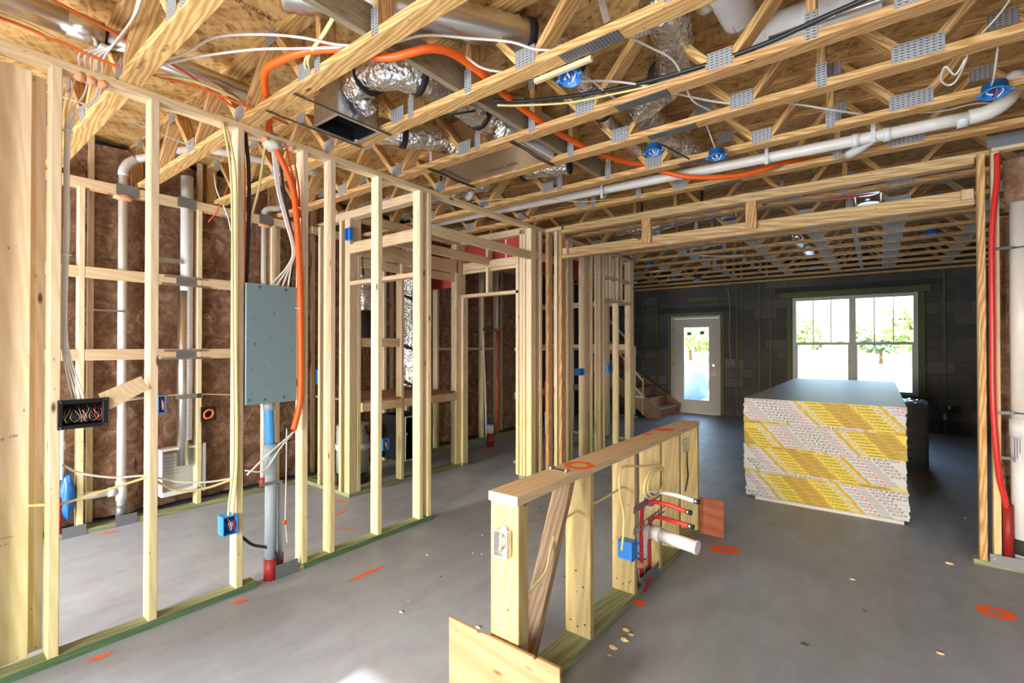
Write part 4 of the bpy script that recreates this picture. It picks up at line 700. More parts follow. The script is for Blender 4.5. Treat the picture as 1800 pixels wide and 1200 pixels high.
cab([(-2.985,1.30,0.69),(-2.98,1.42,0.79),(-2.98,1.52,0.86),(-2.975,1.585,0.91)],0.0055,'cable_white','white cable sloping across the grey riser'); cab([(-2.985,1.29,0.72),(-2.98,1.40,0.70),(-2.98,1.50,0.82),(-2.98,1.58,0.90)],0.0045,'cable_white','thin white cable under the orange conduit end')
T=thing('black_bracket','small black open bracket by the orange conduit end','bracket',(-2.99,1.55,0.86)); 
for a in ((1.526,1.530,0.855,0.955),(1.585,1.589,0.855,0.955),(1.53,1.585,0.951,0.955),(1.53,1.585,0.855,0.859)): bx('bar',T,-2.992,-2.986,a[0],a[1],a[2],a[3],'black_plastic',0)
B_=thing('four_gang_box','black four-gang switch box full of coloured wires on the first stud','electrical box',(-2.99,0.56,1.08))
bk=bx('back',B_,-3.05,-3.045,0.485,0.645,1.085,1.195,'black_plastic',0)
for a in ((0.470,0.488,1.072,1.208),(0.630,0.652,1.072,1.208),(0.488,0.630,1.188,1.208),(0.488,0.630,1.072,1.090)): bx('rim',B_,-2.985,-2.968,a[0],a[1],a[2],a[3],'black_plastic',0.002)
for a in ((0.485,0.490,1.085,1.195),(0.640,0.645,1.085,1.195),(0.490,0.640,1.190,1.195),(0.490,0.640,1.085,1.090)): bx('side',B_,-3.045,-2.985,a[0],a[1],a[2],a[3],'black_plastic',0)
for k in range(26):
    yy=0.494+0.0056*k; zt=1.182-0.01*(k%3); tube('wire',bk,[(-3.04,yy,zt),(-2.995,yy+0.004*((k%3)-1),1.155),(-2.985,yy+0.012*((k%4)-1.5),1.12),(-2.99,yy+0.008*((k*3)%4-1.5),1.098)],0.0018,('cable_black','copper','cable_black','cable_black','cable_grey','copper')[k%6] if k<20 else ('cable_red' if k%2 else 'cable_black'),5,4)
for Y,Z in ((0.479,1.20),(0.641,1.20),(0.479,1.08),(0.641,1.08)): disc('screw',B_,(-2.968,Y,Z),(1,0,0),0.004,0.002,'screw',8)
o=prism('wood_scrap',None,[(-2.982,0.618,1.225),(-2.982,0.785,1.302),(-2.982,0.818,1.236),(-2.982,0.652,1.142)],(-0.02,0,0),'plate_wood'); tag(o,'pale tilted wood scrap nailed beside the black four-gang box','wood scrap')
# mill and stamp marks on the corner board
for k,(y0,z0,s_) in enumerate(((0.29,1.035,'SPF'),(0.33,1.045,'SYP'),(0.30,0.60,'TREATED'),(0.285,0.57,'STUD 2X6'))): text('stamp',wl_,s_,0.018 if k<2 else 0.011,'stamp',(-3.085,y0,z0),(0,1,0),(0,0,1),0.001)
# ---------------------------------------------------------------- laundry wall fittings
T=thing('dryer_box','white recessed dryer vent box with printed label','wall box',(-4.93,1.59,0.14))
bx('back',T,-5.02,-5.01,1.43,1.75,0.155,0.56,'box_white',0); bx('side',T,-5.01,-4.90,1.735,1.75,0.155,0.56,'box_white'); bx('side',T,-5.01,-4.90,1.43,1.445,0.155,0.56,'box_white'); bx('top',T,-5.01,-4.90,1.445,1.735,0.545,0.56,'box_white'); bx('shelf',T,-5.01,-4.88,1.44,1.74,0.155,0.19,'box_white'); bx('flange',T,-4.90,-4.895,1.75,1.775,0.14,0.575,'box_white')
ls_=bx('label_sheet',T,-5.009,-5.008,1.47,1.66,0.22,0.52,'label_paper',0); bx('warning_strip',ls_,-5.0078,-5.0072,1.47,1.58,0.50,0.53,'label_orange',0)
for k in range(6): bx('print_line',ls_,-5.0078,-5.0074,1.49,1.62-0.01*(k%3),0.46-0.028*k,0.466-0.028*k,'ink_grey',0)
gangbox('outlet_box','blue box on the laundry back wall left of the dryer vent',-4.875,1.402,1.458,0.885,1.036,0.06,face='x')
T=thing('low_voltage_ring','black mounting ring holding looped orange cable','electrical box',(-4.88,1.785,0.83))
for a in ((1.725,1.745,0.77,0.905),(1.83,1.85,0.77,0.905),(1.745,1.83,0.885,0.905),(1.745,1.83,0.77,0.79)): bx('rim',T,-4.885,-4.875,a[0],a[1],a[2],a[3],'black_plastic',0)
bx('back',T,-4.93,-4.925,1.745,1.83,0.79,0.885,'black_plastic',0); ring('cable_loop',T,(-4.88,1.79,0.835),(1,0,0),0.035,0.010,'cable_orange',20,6,1.2)
gangbox('outlet_box','blue box half hidden behind the black four-gang box',-4.875,0.965,1.03,0.87,0.97,0.06,face='x')
cab([(-4.905,0.36,0.98),(-4.9,1.0,1.0),(-4.9,1.30,1.02),(-4.9,1.55,1.03),(-4.9,1.75,1.02),(-4.9,2.2,0.97)],0.006,'cable_yellow','yellow cable crossing the laundry back wall behind the dryer vent'); cab([(-4.87,1.82,3.05),(-4.87,1.85,2.89),(-4.86,1.93,2.70),(-4.87,1.97,2.55)],0.006,'cable_white','white cable hanging at the laundry wall top'); cab([(-4.87,1.97,3.05),(-4.86,1.85,2.72),(-4.88,1.78,2.60)],0.005,'cable_orange','thin orange cable at the laundry wall top'); cab([(-4.89,1.39,0.89),(-4.89,1.37,0.80),(-4.9,1.36,0.7)],0.006,'cable_yellow','yellow cable below the blue box on the laundry wall')
T=thing('water_bag','blue plastic bag tied around a laundry water pipe','bag',(-4.90,0.83,0.1)); blob('bag',T,(-4.895,0.835,0.32),0.055,'bag_blue',4,(0.8,0.75,3.2),0.35,12); cyl('pipe',T,(-4.90,0.80,0.45),(-4.90,0.80,0.86),0.013,'pex_white',12); cyl('red_pipe',T,(-4.895,0.79,0.05),(-4.895,0.79,0.32),0.016,'sleeve_red',12); cyl('tee_cap',T,(-4.90,0.80,0.70),(-4.90,0.80,0.735),0.02,'pex_white',12)
gangbox('outlet_box','blue switch box high on the hall door framing',-4.03,2.665,2.70,2.475,2.59,0.035,face='y',wires=False); gangbox('outlet_box','blue box on the back wall seen beside the fifth stud',-4.875,2.87,2.95,1.04,1.20,0.06,face='x'); gangbox('outlet_box','blue box low on the closet framing',-4.035,3.09,3.165,0.385,0.50,0.06,face='x')
gangbox('outlet_box','blue switch box on the far studs, left of the pair',-2.985,5.29,5.42,1.09,1.175,0.07,face='x',wires=False); gangbox('outlet_box','blue switch box on the far studs, right of the pair',-3.08,6.30,6.40,1.08,1.19,0.06,face='x',wires=False); gangbox('outlet_box','blue outlet box low between the far studs',-3.05,5.52,5.60,0.33,0.45,0.06,face='x',wires=False)
# ---------------------------------------------------------------- closet platform and contents
T=thing('closet_platform','raised plywood platform inside the air handler closet','platform',(-4.5,3.5,0)); bx('deck',T,-4.87,-4.045,2.835,4.15,0.90,0.92,'plywood',0); bx('rim_joist',T,-4.058,-4.02,2.83,3.325,0.81,0.899,'plate_wood'); bx('rim_joist',T,-4.058,-4.02,3.37,4.16,0.81,0.899,'plate_wood'); bx('leg',T,-4.85,-4.81,2.90,2.94,0.0,0.90,'stud_wood'); bx('leg',T,-4.85,-4.81,4.05,4.09,0.0,0.90,'stud_wood')
T=thing('return_box','black-lined return air box under the closet platform','air box',(-4.15,3.5,0.2))
for a in ((3.375,3.39,0.22,0.70),(3.69,3.705,0.22,0.70),(3.39,3.69,0.685,0.70),(3.39,3.69,0.22,0.235)): bx('frame',T,-4.06,-4.03,a[0],a[1],a[2],a[3],'galv',0.003)
bx('lining',T,-4.45,-4.44,3.37,3.71,0.22,0.70,'black_plastic',0); bx('lining',T,-4.44,-4.06,3.37,3.375,0.22,0.70,'black_plastic',0); bx('lining',T,-4.44,-4.06,3.705,3.71,0.22,0.70,'black_plastic',0); bx('lining',T,-4.44,-4.06,3.375,3.705,0.215,0.22,'black_plastic',0); cyl('collar',T,(-4.25,3.48,0.225),(-4.25,3.48,0.46),0.08,'spiral_metal',24)
for k in range(10):
    a=k*math.pi/5; bx('collar_tab',T,-4.25+0.08*math.cos(a)-0.006,-4.25+0.08*math.cos(a)+0.006,3.48+0.08*math.sin(a)-0.006,3.48+0.08*math.sin(a)+0.006,0.46,0.485,'spiral_metal',0)
T=thing('wrapped_drum','grey wrapped drum stored under the closet platform','drum',(-4.5,3.05,0)); cyl('body',T,(-4.5,3.05,0.12),(-4.5,3.05,0.62),0.17,'cable_grey',24); cyl('rim',T,(-4.5,3.05,0.36),(-4.5,3.05,0.42),0.18,'white_wrap',24); cyl('lower_rim',T,(-4.5,3.05,0.0),(-4.5,3.05,0.12),0.16,'black_plastic',24); tube('hose',T,[(-4.2,3.0,0.62),(-4.32,3.1,0.55),(-4.4,3.2,0.5)],0.018,'cable_black',8)
cab([(-4.5,2.95,2.2),(-4.55,3.0,1.5),(-4.5,3.05,1.1),(-4.45,3.1,0.95)],0.012,'cable_black','black refrigerant line hanging inside the closet'); cab([(-4.5,3.0,1.42),(-4.46,3.02,1.2),(-4.42,3.06,1.05)],0.011,'copper','copper refrigerant line hanging inside the closet'); cab([(-4.2,2.9,2.62),(-4.22,2.95,2.5),(-4.25,3.0,2.2)],0.012,'cable_black','black line through the closet header')
T=thing('floor_pipe_stub','red and white wrapped pipe stub standing on the bathroom floor','pipe stub',(-4.5,5.35,0)); cyl('red_part',T,(-4.5,5.35,0.0),(-4.5,5.35,0.19),0.055,'sleeve_red',20); cyl('white_part',T,(-4.5,5.35,0.19),(-4.5,5.35,0.31),0.052,'white_wrap',20)
cab([(-4.86,5.68,0.05),(-4.86,5.66,0.7),(-4.86,5.62,1.4),(-4.86,5.61,1.70)],0.014,'pex_white','white water pipe on the bathroom back wall','pipe'); cab([(-4.86,5.95,0.05),(-4.86,5.95,0.9),(-4.86,5.95,1.70)],0.018,'pex_red','red water pipe on the bathroom back wall','pipe'); cab([(-4.86,5.95,1.75),(-4.86,5.95,2.1)],0.02,'white_wrap','pale capped pipe above the red bathroom pipe','pipe')
o=bx('pipe_bracket',None,-4.868,-4.862,5.60,5.97,1.70,1.73,'dark_steel',0); tag(o,'dark bracket joining the two bathroom pipes','bracket')
gangbox('outlet_box','blue box low on the bathroom back wall by the pipes',-4.87,5.70,5.80,0.10,0.28,0.06,face='x',wires=False)
cab([(-3.5,5.3,0.06),(-3.5,5.32,0.5),(-3.5,5.3,1.0)],0.02,'sleeve_red','red sleeved pipe behind the far studs','pipe'); cab([(-3.45,5.25,0.3),(-3.45,5.24,0.6)],0.022,'pex_white','white pipe stub behind the far studs','pipe')
# ---------------------------------------------------------------- ceiling cables and blue boxes
Z=2.835
cab([(-2.78,0.78,Z),(-2.60,0.84,Z),(-2.41,0.90,2.87),(-2.24,1.01,2.875),(-2.08,1.13,2.86),(-1.95,1.25,Z),(-1.79,1.37,Z),(-1.64,1.48,2.875),(-1.49,1.62,2.875),(-1.34,1.74,2.86),(-1.25,1.83,Z),(-1.1,1.95,Z)],0.006,'cable_white','upper white cable strung across the first two trusses beside the orange tube'); cab([(-2.85,0.78,Z),(-2.72,0.83,Z),(-2.58,0.92,2.86),(-2.33,1.05,2.86),(-2.15,1.16,2.85),(-1.95,1.27,Z)],0.006,'cable_white','lower white cable strung towards the orange tube'); cab([(-1.68,1.55,2.86),(-1.59,1.68,2.86),(-1.55,1.79,Z),(-1.45,1.93,Z)],0.006,'cable_white','short white cable crossing under the orange tube')
cab([(-2.96,0.0,Z),(-2.95,0.28,2.85),(-2.97,0.46,2.85),(-2.97,0.70,Z),(-2.94,0.85,2.85),(-2.90,1.05,2.85),(-2.88,1.25,Z),(-2.9,1.5,Z)],0.007,'cable_orange','lower orange cable running along the left top plate'); cab([(-2.80,0.2,2.97),(-2.88,0.5,2.97),(-2.94,0.70,2.97),(-3.0,0.95,2.96),(-3.05,1.12,2.93),(-3.12,1.36,2.88)],0.007,'cable_orange','upper orange cable crossing above the silver duct'); cab([(-2.94,0.0,2.86),(-2.93,0.28,2.86),(-2.95,0.40,2.86),(-3.0,0.52,2.85)],0.007,'cable_yellow','yellow cable beside the orange cable at the upper left'); cab([(-2.96,0.80,2.85),(-2.88,0.95,2.86),(-2.87,1.10,2.86),(-2.90,1.22,2.86),(-3.0,1.29,2.84),(-3.10,1.26,2.80)],0.008,'cable_yellow','yellow cable looping over the left top plate')
for k in range(2): cab([(-1.83+0.03*k,1.16,2.9),(-2.0+0.03*k,1.19,2.87),(-2.2+0.03*k,1.22,2.84),(-2.3+0.03*k,1.3,Z)],0.006,'cable_yellow',['left one of two yellow cables crossing the orange tube','right one of two yellow cables crossing the orange tube'][k])
cab([(-1.70,2.05,2.83),(-1.60,2.14,2.83),(-1.37,2.28,2.84),(-1.14,2.36,2.84),(-0.92,2.41,2.84),(-0.63,2.43,Z),(-0.38,2.42,Z),(-0.20,2.39,2.84),(0.1,2.34,2.84),(0.5,2.3,2.84)],0.011,'cable_black','thick black cable strung along the trusses, upper centre to right'); cab([(-1.70,2.08,2.815),(-1.60,2.16,2.815),(-1.37,2.31,2.82),(-1.14,2.385,2.825),(-0.92,2.44,2.828),(-0.63,2.46,2.83),(-0.45,2.45,2.83)],0.006,'cable_yellow','yellow cable tied under the thick black cable')
for k in range(5): cab([(-2.53+0.012*k,0.66,3.03),(-2.72+0.012*k,0.675,2.97),(-2.98+0.01*k,0.66,2.93),(-3.05,0.56+0.02*k,2.88),(-3.035,0.55+0.022*k,2.79)],0.005,'cable_white',['first','second','third','fourth','fifth'][k]+' white cable of the bundle climbing beside the first truss, counted from the left')
cab([(-1.17,2.08,2.80),(-1.18,2.22,2.84),(-1.16,2.45,Z),(-1.1,2.6,Z)],0.0045,'cable_white','thin white wire from the first blue ceiling box to the next truss'); cab([(-1.20,2.10,2.79),(-1.1,2.29,2.84),(-0.95,2.46,Z),(-0.87,2.65,2.85),(-0.68,2.88,Z),(-0.5,3.02,2.85),(-0.35,3.17,2.84),(-0.21,3.30,2.82),(-0.04,3.55,Z)],0.006,'cable_white','long white cable zigzagging from the first blue box to the right'); cab([(-0.90,1.93,Z),(-0.84,2.15,2.85),(-0.79,2.31,2.85),(-0.79,2.47,Z),(-0.80,2.67,2.80),(-0.76,2.95,Z)],0.005,'cable_white','white cable drooping beside the fat foil duct'); cab([(0.48,2.5,2.9),(0.42,2.78,2.85),(0.36,2.95,Z)],0.004,'cable_white','thin white cable at the upper right')
cab([(0.34,2.96,Z),(0.33,3.06,2.79),(0.31,3.18,2.76),(0.28,3.2,2.755),(0.25,3.14,2.77),(0.26,3.06,2.79),(0.30,3.12,2.765),(0.33,3.05,2.80)],0.0045,'cable_white','looped white cable left of the right-hand blue ceiling box'); cab([(0.43,2.97,Z),(0.44,3.10,2.80),(0.45,3.25,2.76),(0.46,3.40,2.77)],0.0045,'cable_white','white cable dropping into the right-hand blue ceiling box'); cab([(0.1,3.62,2.83),(0.30,3.75,2.835),(0.45,3.75,2.835),(0.6,3.9,2.84)],0.004,'cable_white','thin white cable lying on the drain pipe'); cab([(-3.58,0.4,2.84),(-3.60,0.71,2.84),(-3.67,0.96,2.84),(-3.77,1.28,2.84),(-3.85,1.53,2.84)],0.004,'cable_white','thin white cable over the laundry'); cab([(-0.86,3.15,2.86),(-0.86,3.30,2.80),(-0.87,3.42,2.78)],0.004,'cable_white','short white wire above the third blue ceiling box'); cab([(-2.84,3.86,2.80),(-2.87,4.0,2.79),(-2.9,4.1,2.80),(-2.88,4.3,2.83)],0.010,'cable_red','red pipe loop by the hall corner'); cab([(-3.0,3.3,2.80),(-2.6,3.6,2.84),(-2.2,3.9,2.80),(-1.9,4.15,2.84)],0.004,'cable_yellow','thin yellow wire near the hall corner'); cab([(-2.2,2.0,2.86),(-2.5,1.97,2.87),(-2.4,1.95,2.86),(-1.9,2.12,2.86)],0.007,'cable_black','black wire between the boot and plenum')
for k,(x0,y0,x1,y1) in enumerate(((-0.7,5.2,0.3,5.3),(-2.5,5.15,-1.3,5.25),(-2.3,7.3,-1.2,7.9))): cab([(x0,y0,2.83),((x0+x1)/2,(y0+y1)/2,2.80),(x1,y1,2.84)],0.012 if k!=1 else 0.005,'pex_red' if k==0 else 'cable_white',['red water line above the right half of the header','white cable above the left half of the header','white cable sagging under the far trusses'][k])
def cbox(label,x,y,z,tilt=0.0,wires='cable_white'):
    B_=thing('ceiling_box',label,'electrical box',(x,y,z),'blue ceiling boxes'); V=[];F=[]; n=20; r=0.052; h=0.05
    A=Matrix.Translation((x,y,z))@Matrix.Rotation(tilt,4,'X'); prof=[(r+0.004,0),(r+0.004,0.006),(r,0.006),(r*0.96,h),(0.0,h),(0.0,h-0.004),(r*0.9,h-0.004),(r*0.93,0.0)]
    for (rr,zz_) in prof:
        for k in range(n): a=2*math.pi*k/n; V.append(A@Vector((rr*math.cos(a),rr*math.sin(a),zz_)))
    m=len(prof)
    for i in range(m):
        for k in range(n): F.append((i*n+k,i*n+(k+1)%n,((i+1)%m)*n+(k+1)%n,((i+1)%m)*n+k))
    sh=link('shell',mesh('shell',V,F,True),'box_blue',B_)
    for s in (-1,1): p=A@Vector((s*0.058,0,0.0)); bx('ear',sh,p.x-0.012,p.x+0.012,p.y-0.010,p.y+0.010,p.z,p.z+0.012,'box_blue')
    for k in range(4):
        a=k*1.6; q=[A@Vector((0.02*math.cos(a),0.02*math.sin(a),h-0.008)),A@Vector((0.03*math.cos(a),0.03*math.sin(a),0.01)),A@Vector((0.015*math.cos(a+0.8),0.02*math.sin(a+0.8),-0.012))]
        tube('wire',sh,q,0.004,wires if k%2 else 'cable_white',5,4)
    return B_
cbox('blue round ceiling box beside a short pale cleat, nearest of all',-1.185,2.005,2.755,-0.35); cbox('blue round ceiling box with a steel bar behind it, second along the trusses',-1.185,3.10,2.745,-0.1); cbox('blue round ceiling box just in front of the white drain pipe',-0.865,3.41,2.735,-0.1); B4=cbox('blue round ceiling box with red wires at the upper right',0.475,3.405,2.735,-0.2,'cable_red')
for n_,(x,y,l) in enumerate(((0.5,7.30,'blue ceiling box in the far room above the window'),(-2.86,7.30,'blue ceiling box above the far end of the left wall'),(-3.1,9.1,'blue ceiling box in the far room, left of the glass door'),(-2.75,9.45,'blue ceiling box in the far room above the glass door'),(1.2,8.8,'blue ceiling box far right near the block wall'))): cbox(l,x,y,2.745)
o=bd('hanger_rod',None,(-1.14,3.12,2.80),(-1.05,3.42,2.772),0.012,0.006,'dark_steel'); tag(o,'steel bar hanger beside the second blue ceiling box','bar hanger')
for k,(x,y) in enumerate(((-0.07,5.25),(-0.07,5.62))):
    T=thing('light_can','silver round light fixture housing between the header trusses, '+('nearer' if k==0 else 'farther')+' one','light housing',(x,y,2.80)); cyl('flange',T,(x,y,2.80),(x,y,2.806),0.085,'galv',24); cyl('can',T,(x,y,2.806),(x,y,2.87),0.05,'galv',20); cyl('neck',T,(x,y,2.87),(x,y,2.91),0.03,'galv',16); bx('bar_hanger',T,x-0.10,x-0.09,5.14,5.78,2.819,2.829,'galv',0); bx('bar_hanger',T,x+0.09,x+0.10,5.14,5.78,2.819,2.829,'galv',0)
# ---------------------------------------------------------------- drywall stack
SX0,SX1,SY0,SY1=-1.04,0.18,5.06,8.72
for k,Y in enumerate((5.35,6.3,7.3,8.3)): tag(bx('spacer_strip',None,SX0+0.08 if k else SX0+0.10,SX1-0.02,(5.045 if k==0 else Y),(5.10 if k==0 else Y+0.09),0.0,0.028,'gyp_core',0.002),['pale gypsum spacer strip under the front edge of the drywall stack','gypsum spacer strip under the drywall stack, second from its front','gypsum spacer strip under the drywall stack, third from its front','gypsum spacer strip under the far end of the drywall stack'][k],'spacer')
TX={}
def tm(s,h):
    k=(s,h)
    if k not in TX:
        V,F=textmesh(s,h,None,1,0.035); w=max(v[0] for v in V); TX[k]=(V,F,w)
    return TX[k]
TM=['tape_white','tape_yellow','tape_gold','tape_ink','tape_grey','tape_red','tape_violet','tape_brown']
PER=1.20
def tape(s0,seed,h):
    V=[];F=[];MI=[]; x0,x1=0.001,SX1-SX0-0.001; sl=0.0125*0.9
    def seg(a,b,mi,z0=0.0,z1=None,lift=0.0,slant=True):
        z1_=h if z1 is None else z1
        q=[]
        for (xx,zz) in ((a,z0),(b,z0),(b,z1_),(a,z1_)):
            d=sl*(1-2*zz/h) if slant else 0; q.append((min(max(xx+d,x0),x1),-0.0006-lift,zz))
        if q[1][0]-q[0][0]<0.002 and q[2][0]-q[3][0]<0.002: return
        b_=len(V); V.extend(q); F.append((b_,b_+1,b_+2,b_+3)); MI.append(mi)
    def txt(a,s,hh,mi,z,wid=None):
        TV,TF,w=tm(s,1.0); sc=hh; sx=(wid/w) if wid else hh
        if a<x0+0.002 or a+w*sx>x1-0.002: return
        b_=len(V); V.extend((a+v[0]*sx+0.12*v[1]*sc,-0.0013,z+v[1]*sc) for v in TV); F.extend(tuple(b_+i for i in f) for f in TF); MI.extend([mi]*len(TF))
    def oval(a,b,mi):
        n=14; c=(a+b)/2; r=(b-a)/2
        if a<x0 or b>x1: return
        b_=len(V); V.extend((c+r*math.cos(2*math.pi*i/n),-0.0010,h*0.5+h*0.42*math.sin(2*math.pi*i/n)) for i in range(n)); F.append(tuple(b_+i for i in range(n))); MI.append(mi)
    p=s0-PER*math.ceil((s0+PER)/PER)
    while p<x1:
        seg(p,p+0.66,1); seg(p+0.215,p+0.43,2,lift=0.0003); seg(p,p+0.035,2,lift=0.0002); seg(p+0.625,p+0.66,2,lift=0.0002)
        oval(p+0.042,p+0.083,0); txt(p+0.05,'1/2"',0.011,6,h*0.33,0.025)
        txt(p+0.090,'GOLD BOND BRAND 1/2"',0.0135,3,h*0.30,0.116)
        for q in (0.235,0.34): txt(p+q,'GRIDMARX',0.0115,7,h*0.33,0.066)
        for q in (0.222,0.325): seg(p+q,p+q+0.004,7,0.003,h-0.003,0.0006)
        seg(p+0.235,p+0.42,7,0.002,0.004,0.0006)
        txt(p+0.447,'1/2" HIGH STRENGTH',0.0135,3,h*0.30,0.117); oval(p+0.572,p+0.619,0); txt(p+0.580,'LITE',0.011,6,h*0.33,0.030)
        seg(p+0.66,p+PER,0)
        txt(p+0.675,'GOLD BOND',0.0125,6,h*0.32,0.060); seg(p+0.742,p+0.762,5,h*0.2,h*0.55,0.0004); txt(p+0.742,'XP',0.012,5,h*0.4,0.018)
        for q in range(9): seg(p+0.772+q*0.0085,p+0.776+q*0.0085,4,0.002,h-0.002,0.0004)
        txt(p+0.862,'1/2" x 12\' TE',0.0185,3,h*0.22,0.098); txt(p+0.978,'BL 25\'9 .23',0.0185,3,h*0.22,0.095)
        for q in range(6): seg(p+1.083+q*0.0085,p+1.087+q*0.0085,4,0.002,h-0.002,0.0004)
        seg(p+1.135,p+1.150,5,h*0.2,h*0.7,0.0004); txt(p+1.154,'GOLD BOND',0.008,6,h*0.36,0.040)
        p+=PER
    return mesh('end_tape',V,F,False,MI,TM)
RH=0.02575; NR=36
sheet=lumber_mesh(SY1-SY0,SX1-SX0,0.0122,'gyp_paper',0.0015)
starts=[]
for g,(b,st) in enumerate(((-0.63,0.025),(-1.52,0.022),(-0.89,0.025),(-0.95,0.022))):
    for i in range(9): starts.append(b+st*i+(0.33 if (i==8 and g!=3) else 0)+random.uniform(-0.004,0.004))
for i in range(NR):
    z=0.029+RH*(NR-1-i); dx=random.uniform(-0.006,0.006)+(0.012 if i>26 else 0)+(0.004 if i>31 else 0); dy=random.uniform(-0.004,0.004)-(0.006 if i==9 or i==27 else 0)
    if i==0: lab='topmost bundled pair of drywall sheets, its whole grey face showing'
    elif i==NR-1: lab='bottommost bundled pair of drywall sheets resting on the spacers'
    else:
        g=i//9; lab='bundled drywall pair, row %s of the %s band of the stack counting down'%(['one','two','three','four','five','six','seven','eight','nine'][i%9],['upper','second','third','lowest'][g])
    t=thing('drywall_bundle',lab,'drywall',((SX0+SX1)/2+dx,SY0+dy,z),'taped drywall pairs in the stack')
    cx=(SX0+SX1)/2+dx; cy=(SY0+SY1)/2+dy
    for q in (0,1): link('sheet',sheet,None,t,Matrix.Translation((cx,cy,z+0.0064+0.0125*q))@Matrix.Rotation(math.pi/2,4,'Z'))
    link('end_tape',tape(starts[i]-SX0,i,0.0252),None,t,Matrix.Translation((SX0+dx,SY0+dy,z)))
# ---------------------------------------------------------------- grey crates behind the stack
for k,z in enumerate((0.0,0.385)):
    T=thing('storage_crate','grey slotted crate behind the drywall stack, '+('lower' if k==0 else 'upper')+' of two','crate',(0.36,7.85,z))
    x0,x1,y0,y1=0.235,0.475,7.6,8.1
    bx('base',T,x0,x1,y0,y1,z,z+0.02,'crate_grey',0.002)
    for a in ((x0,x0+0.02,y0,y0+0.02),(x1-0.02,x1,y0,y0+0.02),(x0,x0+0.02,y1-0.02,y1),(x1-0.02,x1,y1-0.02,y1)): bx('corner_post',T,*a,z+0.02,z+0.34,'crate_grey')
    for a in ((x0,x1,y0,y0+0.018),(x0,x1,y1-0.018,y1),(x0,x0+0.018,y0,y1),(x1-0.018,x1,y0,y1)): bx('top_rail',T,*a,z+0.34,z+0.38,'crate_grey')
    bx('front_panel',T,x0+0.02,x1-0.02,y0+0.004,y0+0.01,z+0.02,z+0.34,'crate_grey',0); bx('side_panel',T,x1-0.012,x1-0.006,y0+0.02,y1-0.02,z+0.10,z+0.24,'crate_grey',0)
    for zz_ in (0.07,0.17,0.27): bx('slot',T,x0+0.04,x1-0.15,y0+0.001,y0+0.0035,z+zz_,z+zz_+0.04,'black_plastic',0)
V=[];F=[]; n=8
for i in range(n+1):
    for j in range(n+1): V.append((0.23+0.25*i/n,7.59+0.52*j/n,0.775+0.03*noise.noise(Vector((i*0.9,j*0.9,2)))-(0.02 if i in (0,n) or j in (0,n) else 0)))
for i in range(n):
    for j in range(n): F.append((i*(n+1)+j,(i+1)*(n+1)+j,(i+1)*(n+1)+j+1,i*(n+1)+j+1))
me=mesh('plastic_film',V,F,True); o=link('plastic_film',me,'wrap_film'); o.modifiers.new('s','SOLIDIFY').thickness=0.002; tag(o,'crumpled bluish plastic film lying on the upper crate','film')
# ---------------------------------------------------------------- glass door and twin window in the far wall
DR=struct('door_1',(-3.17,10.74,0),'pale full-glass exterior door with two stickers')
x0,x1,z0,z1=-3.655,-2.69,0.02,2.065; l0,l1,m0,m1=-3.42,-2.89,0.29,1.87; y0,y1=10.72,10.765
bx('stile',DR,x0,l0,y0,y1,z0,z1,'door_paint',0); bx('rail',DR,l0,l1,y0,y1,m1,z1,'door_paint',0); bx('rail',DR,l0,l1,y0,y1,z0,m0,'door_paint',0)
hx,hz=-2.80,1.05; bx('stile',DR,l1,x1,y0,y1,z0,hz-0.025,'door_paint',0); bx('stile',DR,l1,x1,y0,y1,hz+0.025,z1,'door_paint',0); bx('stile_infill',DR,l1,hx-0.025,y0,y1,hz-0.025,hz+0.025,'door_paint',0); bx('stile_infill',DR,hx+0.025,x1,y0,y1,hz-0.025,hz+0.025,'door_paint',0); ring('bore_rim',DR,(hx,y0-0.001,hz),(0,1,0),0.030,0.007,'door_paint',20,6)
for a in ((l0-0.025,l0,m0-0.025,m1+0.025),(l1,l1+0.025,m0-0.025,m1+0.025)): bx('lite_frame',DR,a[0],a[1],y0-0.008,y0,a[2],a[3],'door_paint',0.002)
for a in ((m0-0.025,m0),(m1,m1+0.025)): bx('lite_frame',DR,l0,l1,y0-0.008,y0,a[0],a[1],'door_paint',0.002)
gp=bx('pane',DR,l0,l1,y0+0.02,y0+0.026,m0,m1,'glass',0)
q1=bx('sticker',gp,-3.35,-3.26,y0+0.016,y0+0.0195,1.70,1.77,'sticker_green',0); q2=bx('sticker',gp,-3.08,-2.99,y0+0.016,y0+0.0195,1.715,1.785,'sticker_blue',0)
disc('knob_plate',DR,(hx,y0,0.88),(0,-1,0),0.033,0.006,'galv',18); disc('knob_bore',DR,(hx,y0-0.006,0.88),(0,-1,0),0.02,0.001,'black_plastic',14)
bx('jamb',DR,-3.70,-3.66,10.70,10.80,0,2.12,'door_paint',0); bx('jamb',DR,-2.685,-2.645,10.70,10.80,0,2.12,'door_paint',0); bx('jamb',DR,-3.66,-2.685,10.70,10.80,2.07,2.12,'door_paint',0); bx('threshold',DR,-3.66,-2.685,10.69,10.82,0.0,0.018,'galv',0)
for Z in (0.25,1.05,1.85): bx('hinge',DR,-3.662,-3.65,10.708,10.72,Z-0.045,Z+0.045,'dark_steel',0)
WN=struct('window_1',(-0.39,10.76,0.62),'twin white vinyl single-hung window with divided upper sashes')
wy0,wy1=10.72,10.80
def fr(n,a,b,c,d,dy=0.0,m='white_vinyl'): return bx(n,WN,a,b,wy0+dy,wy1,c,d,m,0.002)
fr('frame',-1.328,-1.265,0.602,2.393); fr('frame',0.48,0.543,0.602,2.393); fr('frame',-1.265,0.48,2.33,2.393); fr('frame',-1.265,0.48,0.602,0.66); fr('mullion',-0.425,-0.325,0.66,2.33)
